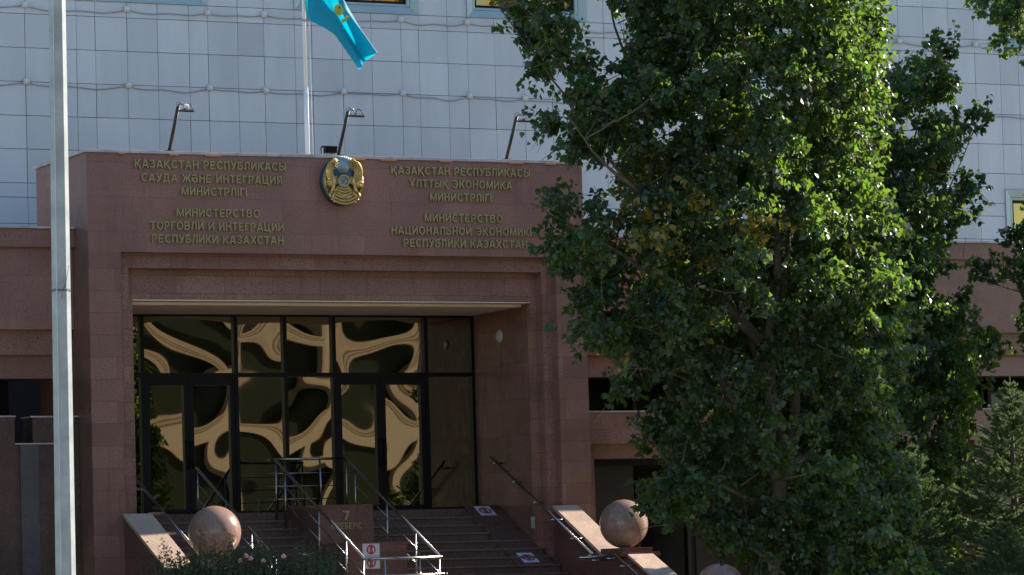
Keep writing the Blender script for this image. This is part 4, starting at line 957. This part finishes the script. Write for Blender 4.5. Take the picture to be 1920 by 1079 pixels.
# rose bush bottom left
def bush():
    r = np.random.default_rng(9)
    t = thing('rose_bush', (.2, -6, GZ), 'dark green rose bush with thin upright shoots below the left ball', 'bush')
    st_ = MB(); B = []; T = []; Sz = []
    for k in range(430):
        x = r.uniform(-1.1, 1.6); y = -6+r.normal(0, .35); edge = min(1, (x+1.15)/.5, (1.6-x)/.6)
        h = 2.0+.16*edge+r.normal(0, .09)
        lean = r.normal(0, .12, 2)
        if k < 10: x = [-.75, -.3, -.05, .35, .5, .62, .2, -.45, .75, .45][k]; h = [2.4, 2.5, 2.45, 2.7, 2.95, 2.8, 2.55, 2.45, 2.45, 2.85][k]; lean = r.normal(0, .08, 2)+[-.18 if k < 3 else .04, 0]
        p0 = np.array([x, y, GZ]); p1 = p0+np.array([lean[0]*.5, lean[1]*.5, h*.55]); p2 = p0+np.array([lean[0]*1.4, lean[1], h])
        st_.tube([p0, p1, p2], [.007, .005, .002], 4, False)
        m_ = 60; tt = np.sort(r.uniform(.35, 1, m_)); ax = np.where(tt[:, None] < .55, p0+(p1-p0)*(tt/.55)[:, None], p1+(p2-p1)*((tt-.55)/.45)[:, None])
        sd_ = norm(r.normal(size=(m_, 3))*np.array([1, 1, .4])); low_ = (tt < .86)[:, None]
        ax = ax + sd_*np.where(low_, r.uniform(.02, .16, m_)[:, None], .01)
        B.append(ax); T.append(norm(sd_+np.array([0, 0, .35]))); Sz.append(r.uniform(.034, .062, m_)*np.where(tt > .86, .75, 1))
    B, T, Sz = np.concatenate(B), np.concatenate(T), np.concatenate(Sz)
    V, Fq = leaves_from(B, T, Sz, r, .62)
    raw_mesh('foliage', V, Fq, M['rose_leaf'], t, np.repeat(np.clip(r.normal(.5, .25, len(B)), 0, .94), 6)); st_.build('stems', M['bark'], t)
    for q, (fx, fz) in enumerate(((.03, -.80), (.10, -.84), (-.06, -.87), (.62, -.82), (.30, -.88))):
        mb = MB()
        for a in range(6):
            an = a*1.05+q; mb.sphere((fx+.022*math.cos(an), -6.45+.015*math.sin(an*2), fz+.018*math.sin(an)), .020, 8, 6, (1, .8, .9))
        mb.build('flower', M['flower'], t)
bush()

# ------------------------------------------------------------------ across the square (seen only as reflections in the glass), then added shade trees out of view
ob = thing('opposite_building', (42, -74, GZ), 'long cream rendered building with dark windows across the square, seen only mirrored in the doors', 'building')
ang = R(-20)
def rot(p): x, y, z = p; return (42+x*math.cos(ang)-y*math.sin(ang), -74+x*math.sin(ang)+y*math.cos(ang), z)
def rbox(mb, x0, x1, y0, y1, z0, z1):
    k = len(mb.v); mb.box(x0, x1, y0, y1, z0, z1)
    for i in range(k, len(mb.v)): mb.v[i] = rot(mb.v[i])
holes = []
for i in range(-8, 8):
    holes.append((i*4.9+.3, i*4.9+4.6, GZ+.4, GZ+7.0))
    for j in range(5): holes.append((i*4.9+.6, i*4.9+4.3, GZ+8.1+j*3.6, GZ+10.95+j*3.6))
mb = MB()
X = sorted({-40, 40, *[h[0] for h in holes], *[h[1] for h in holes]}); Z = sorted({GZ, GZ+27, *[h[2] for h in holes], *[h[3] for h in holes]})
for i in range(len(X)-1):
    for j in range(len(Z)-1):
        cx, cz = (X[i]+X[i+1])/2, (Z[j]+Z[j+1])/2
        if any(a < cx < b and c_ < cz < d for a, b, c_, d in holes): continue
        rbox(mb, X[i], X[i+1], -.4, 0, Z[j], Z[j+1])
mb.build('wall', M['lit_cream'], ob)
mb = MB()
for a, b, c_, d in holes:
    if c_ > GZ+7:
        for k, o_ in ((.30, .05), (.15, .09)): rbox(mb, a-k, b+k, 0, o_, d+.002, d+k); rbox(mb, a-k, b+k, 0, o_, c_-k, c_-.002); rbox(mb, a-k, a-.002, 0, o_-.004, c_, d); rbox(mb, b+.002, b+k, 0, o_-.004, c_, d)
mb.build('window_trim', M['tan_trim'], ob)
mb = MB(); rbox(mb, -40, 40, -.9, -.45, GZ, GZ+27); mb.build('window_glass', M['dark_glass'], ob)
mb = MB(); rbox(mb, -40.3, 40.3, -10, .5, GZ+27, GZ+27.6); mb.build('roof', M['roofing'], ob)
def shade_tree(x, y, h, w, seed, label):  # unseen trees, added to block skylight at left and sun at right
    r = np.random.default_rng(seed); t = thing('unseen_shade_tree', (x, y, GZ), label, 'tree', 'unseen trees added for shade')
    MB().tube([(x, y, GZ), (x+.1, y, GZ+h*.45), (x, y, GZ+h*.8)], [.22, .16, .05], 8).build('trunk', M['bark'], t)
    n = 9000; d = norm(r.normal(size=(n, 3))); rad = r.uniform(.3, 1, n)**.5*(1+.18*np.sin(d[:, 0]*5+seed)*np.cos(d[:, 2]*6))
    P = np.array([x, y, GZ+h*.62])+d*rad[:, None]*np.array([w, w, h*.40])
    V, Fq = leaves_from(P, r.normal(size=(n, 3))+np.array([0, 0, -.5]), r.uniform(.25, .4, n), r)
    raw_mesh('crown', V, Fq, M['leaf'], t, np.repeat(np.clip(r.normal(.35, .15, n), 0, .8), 6))
for x, y, h, w, sd_, lab in ((-6.3, -3.6, 9.5, 2.7, 90, 'unseen leafy tree added to shade the left wing'), (-11.5, -3.4, 9.0, 3.0, 93, 'second unseen tree added to shade the left wing'), (-8.6, -9.5, 9.5, 2.6, 91, 'tall unseen tree added at the left to block skylight'), (20.5, -10.9, 13.0, 3.0, 92, 'unseen leafy tree added right of the spruces to shade the large poplar')):
    shade_tree(x, y, h, w, sd_, lab)
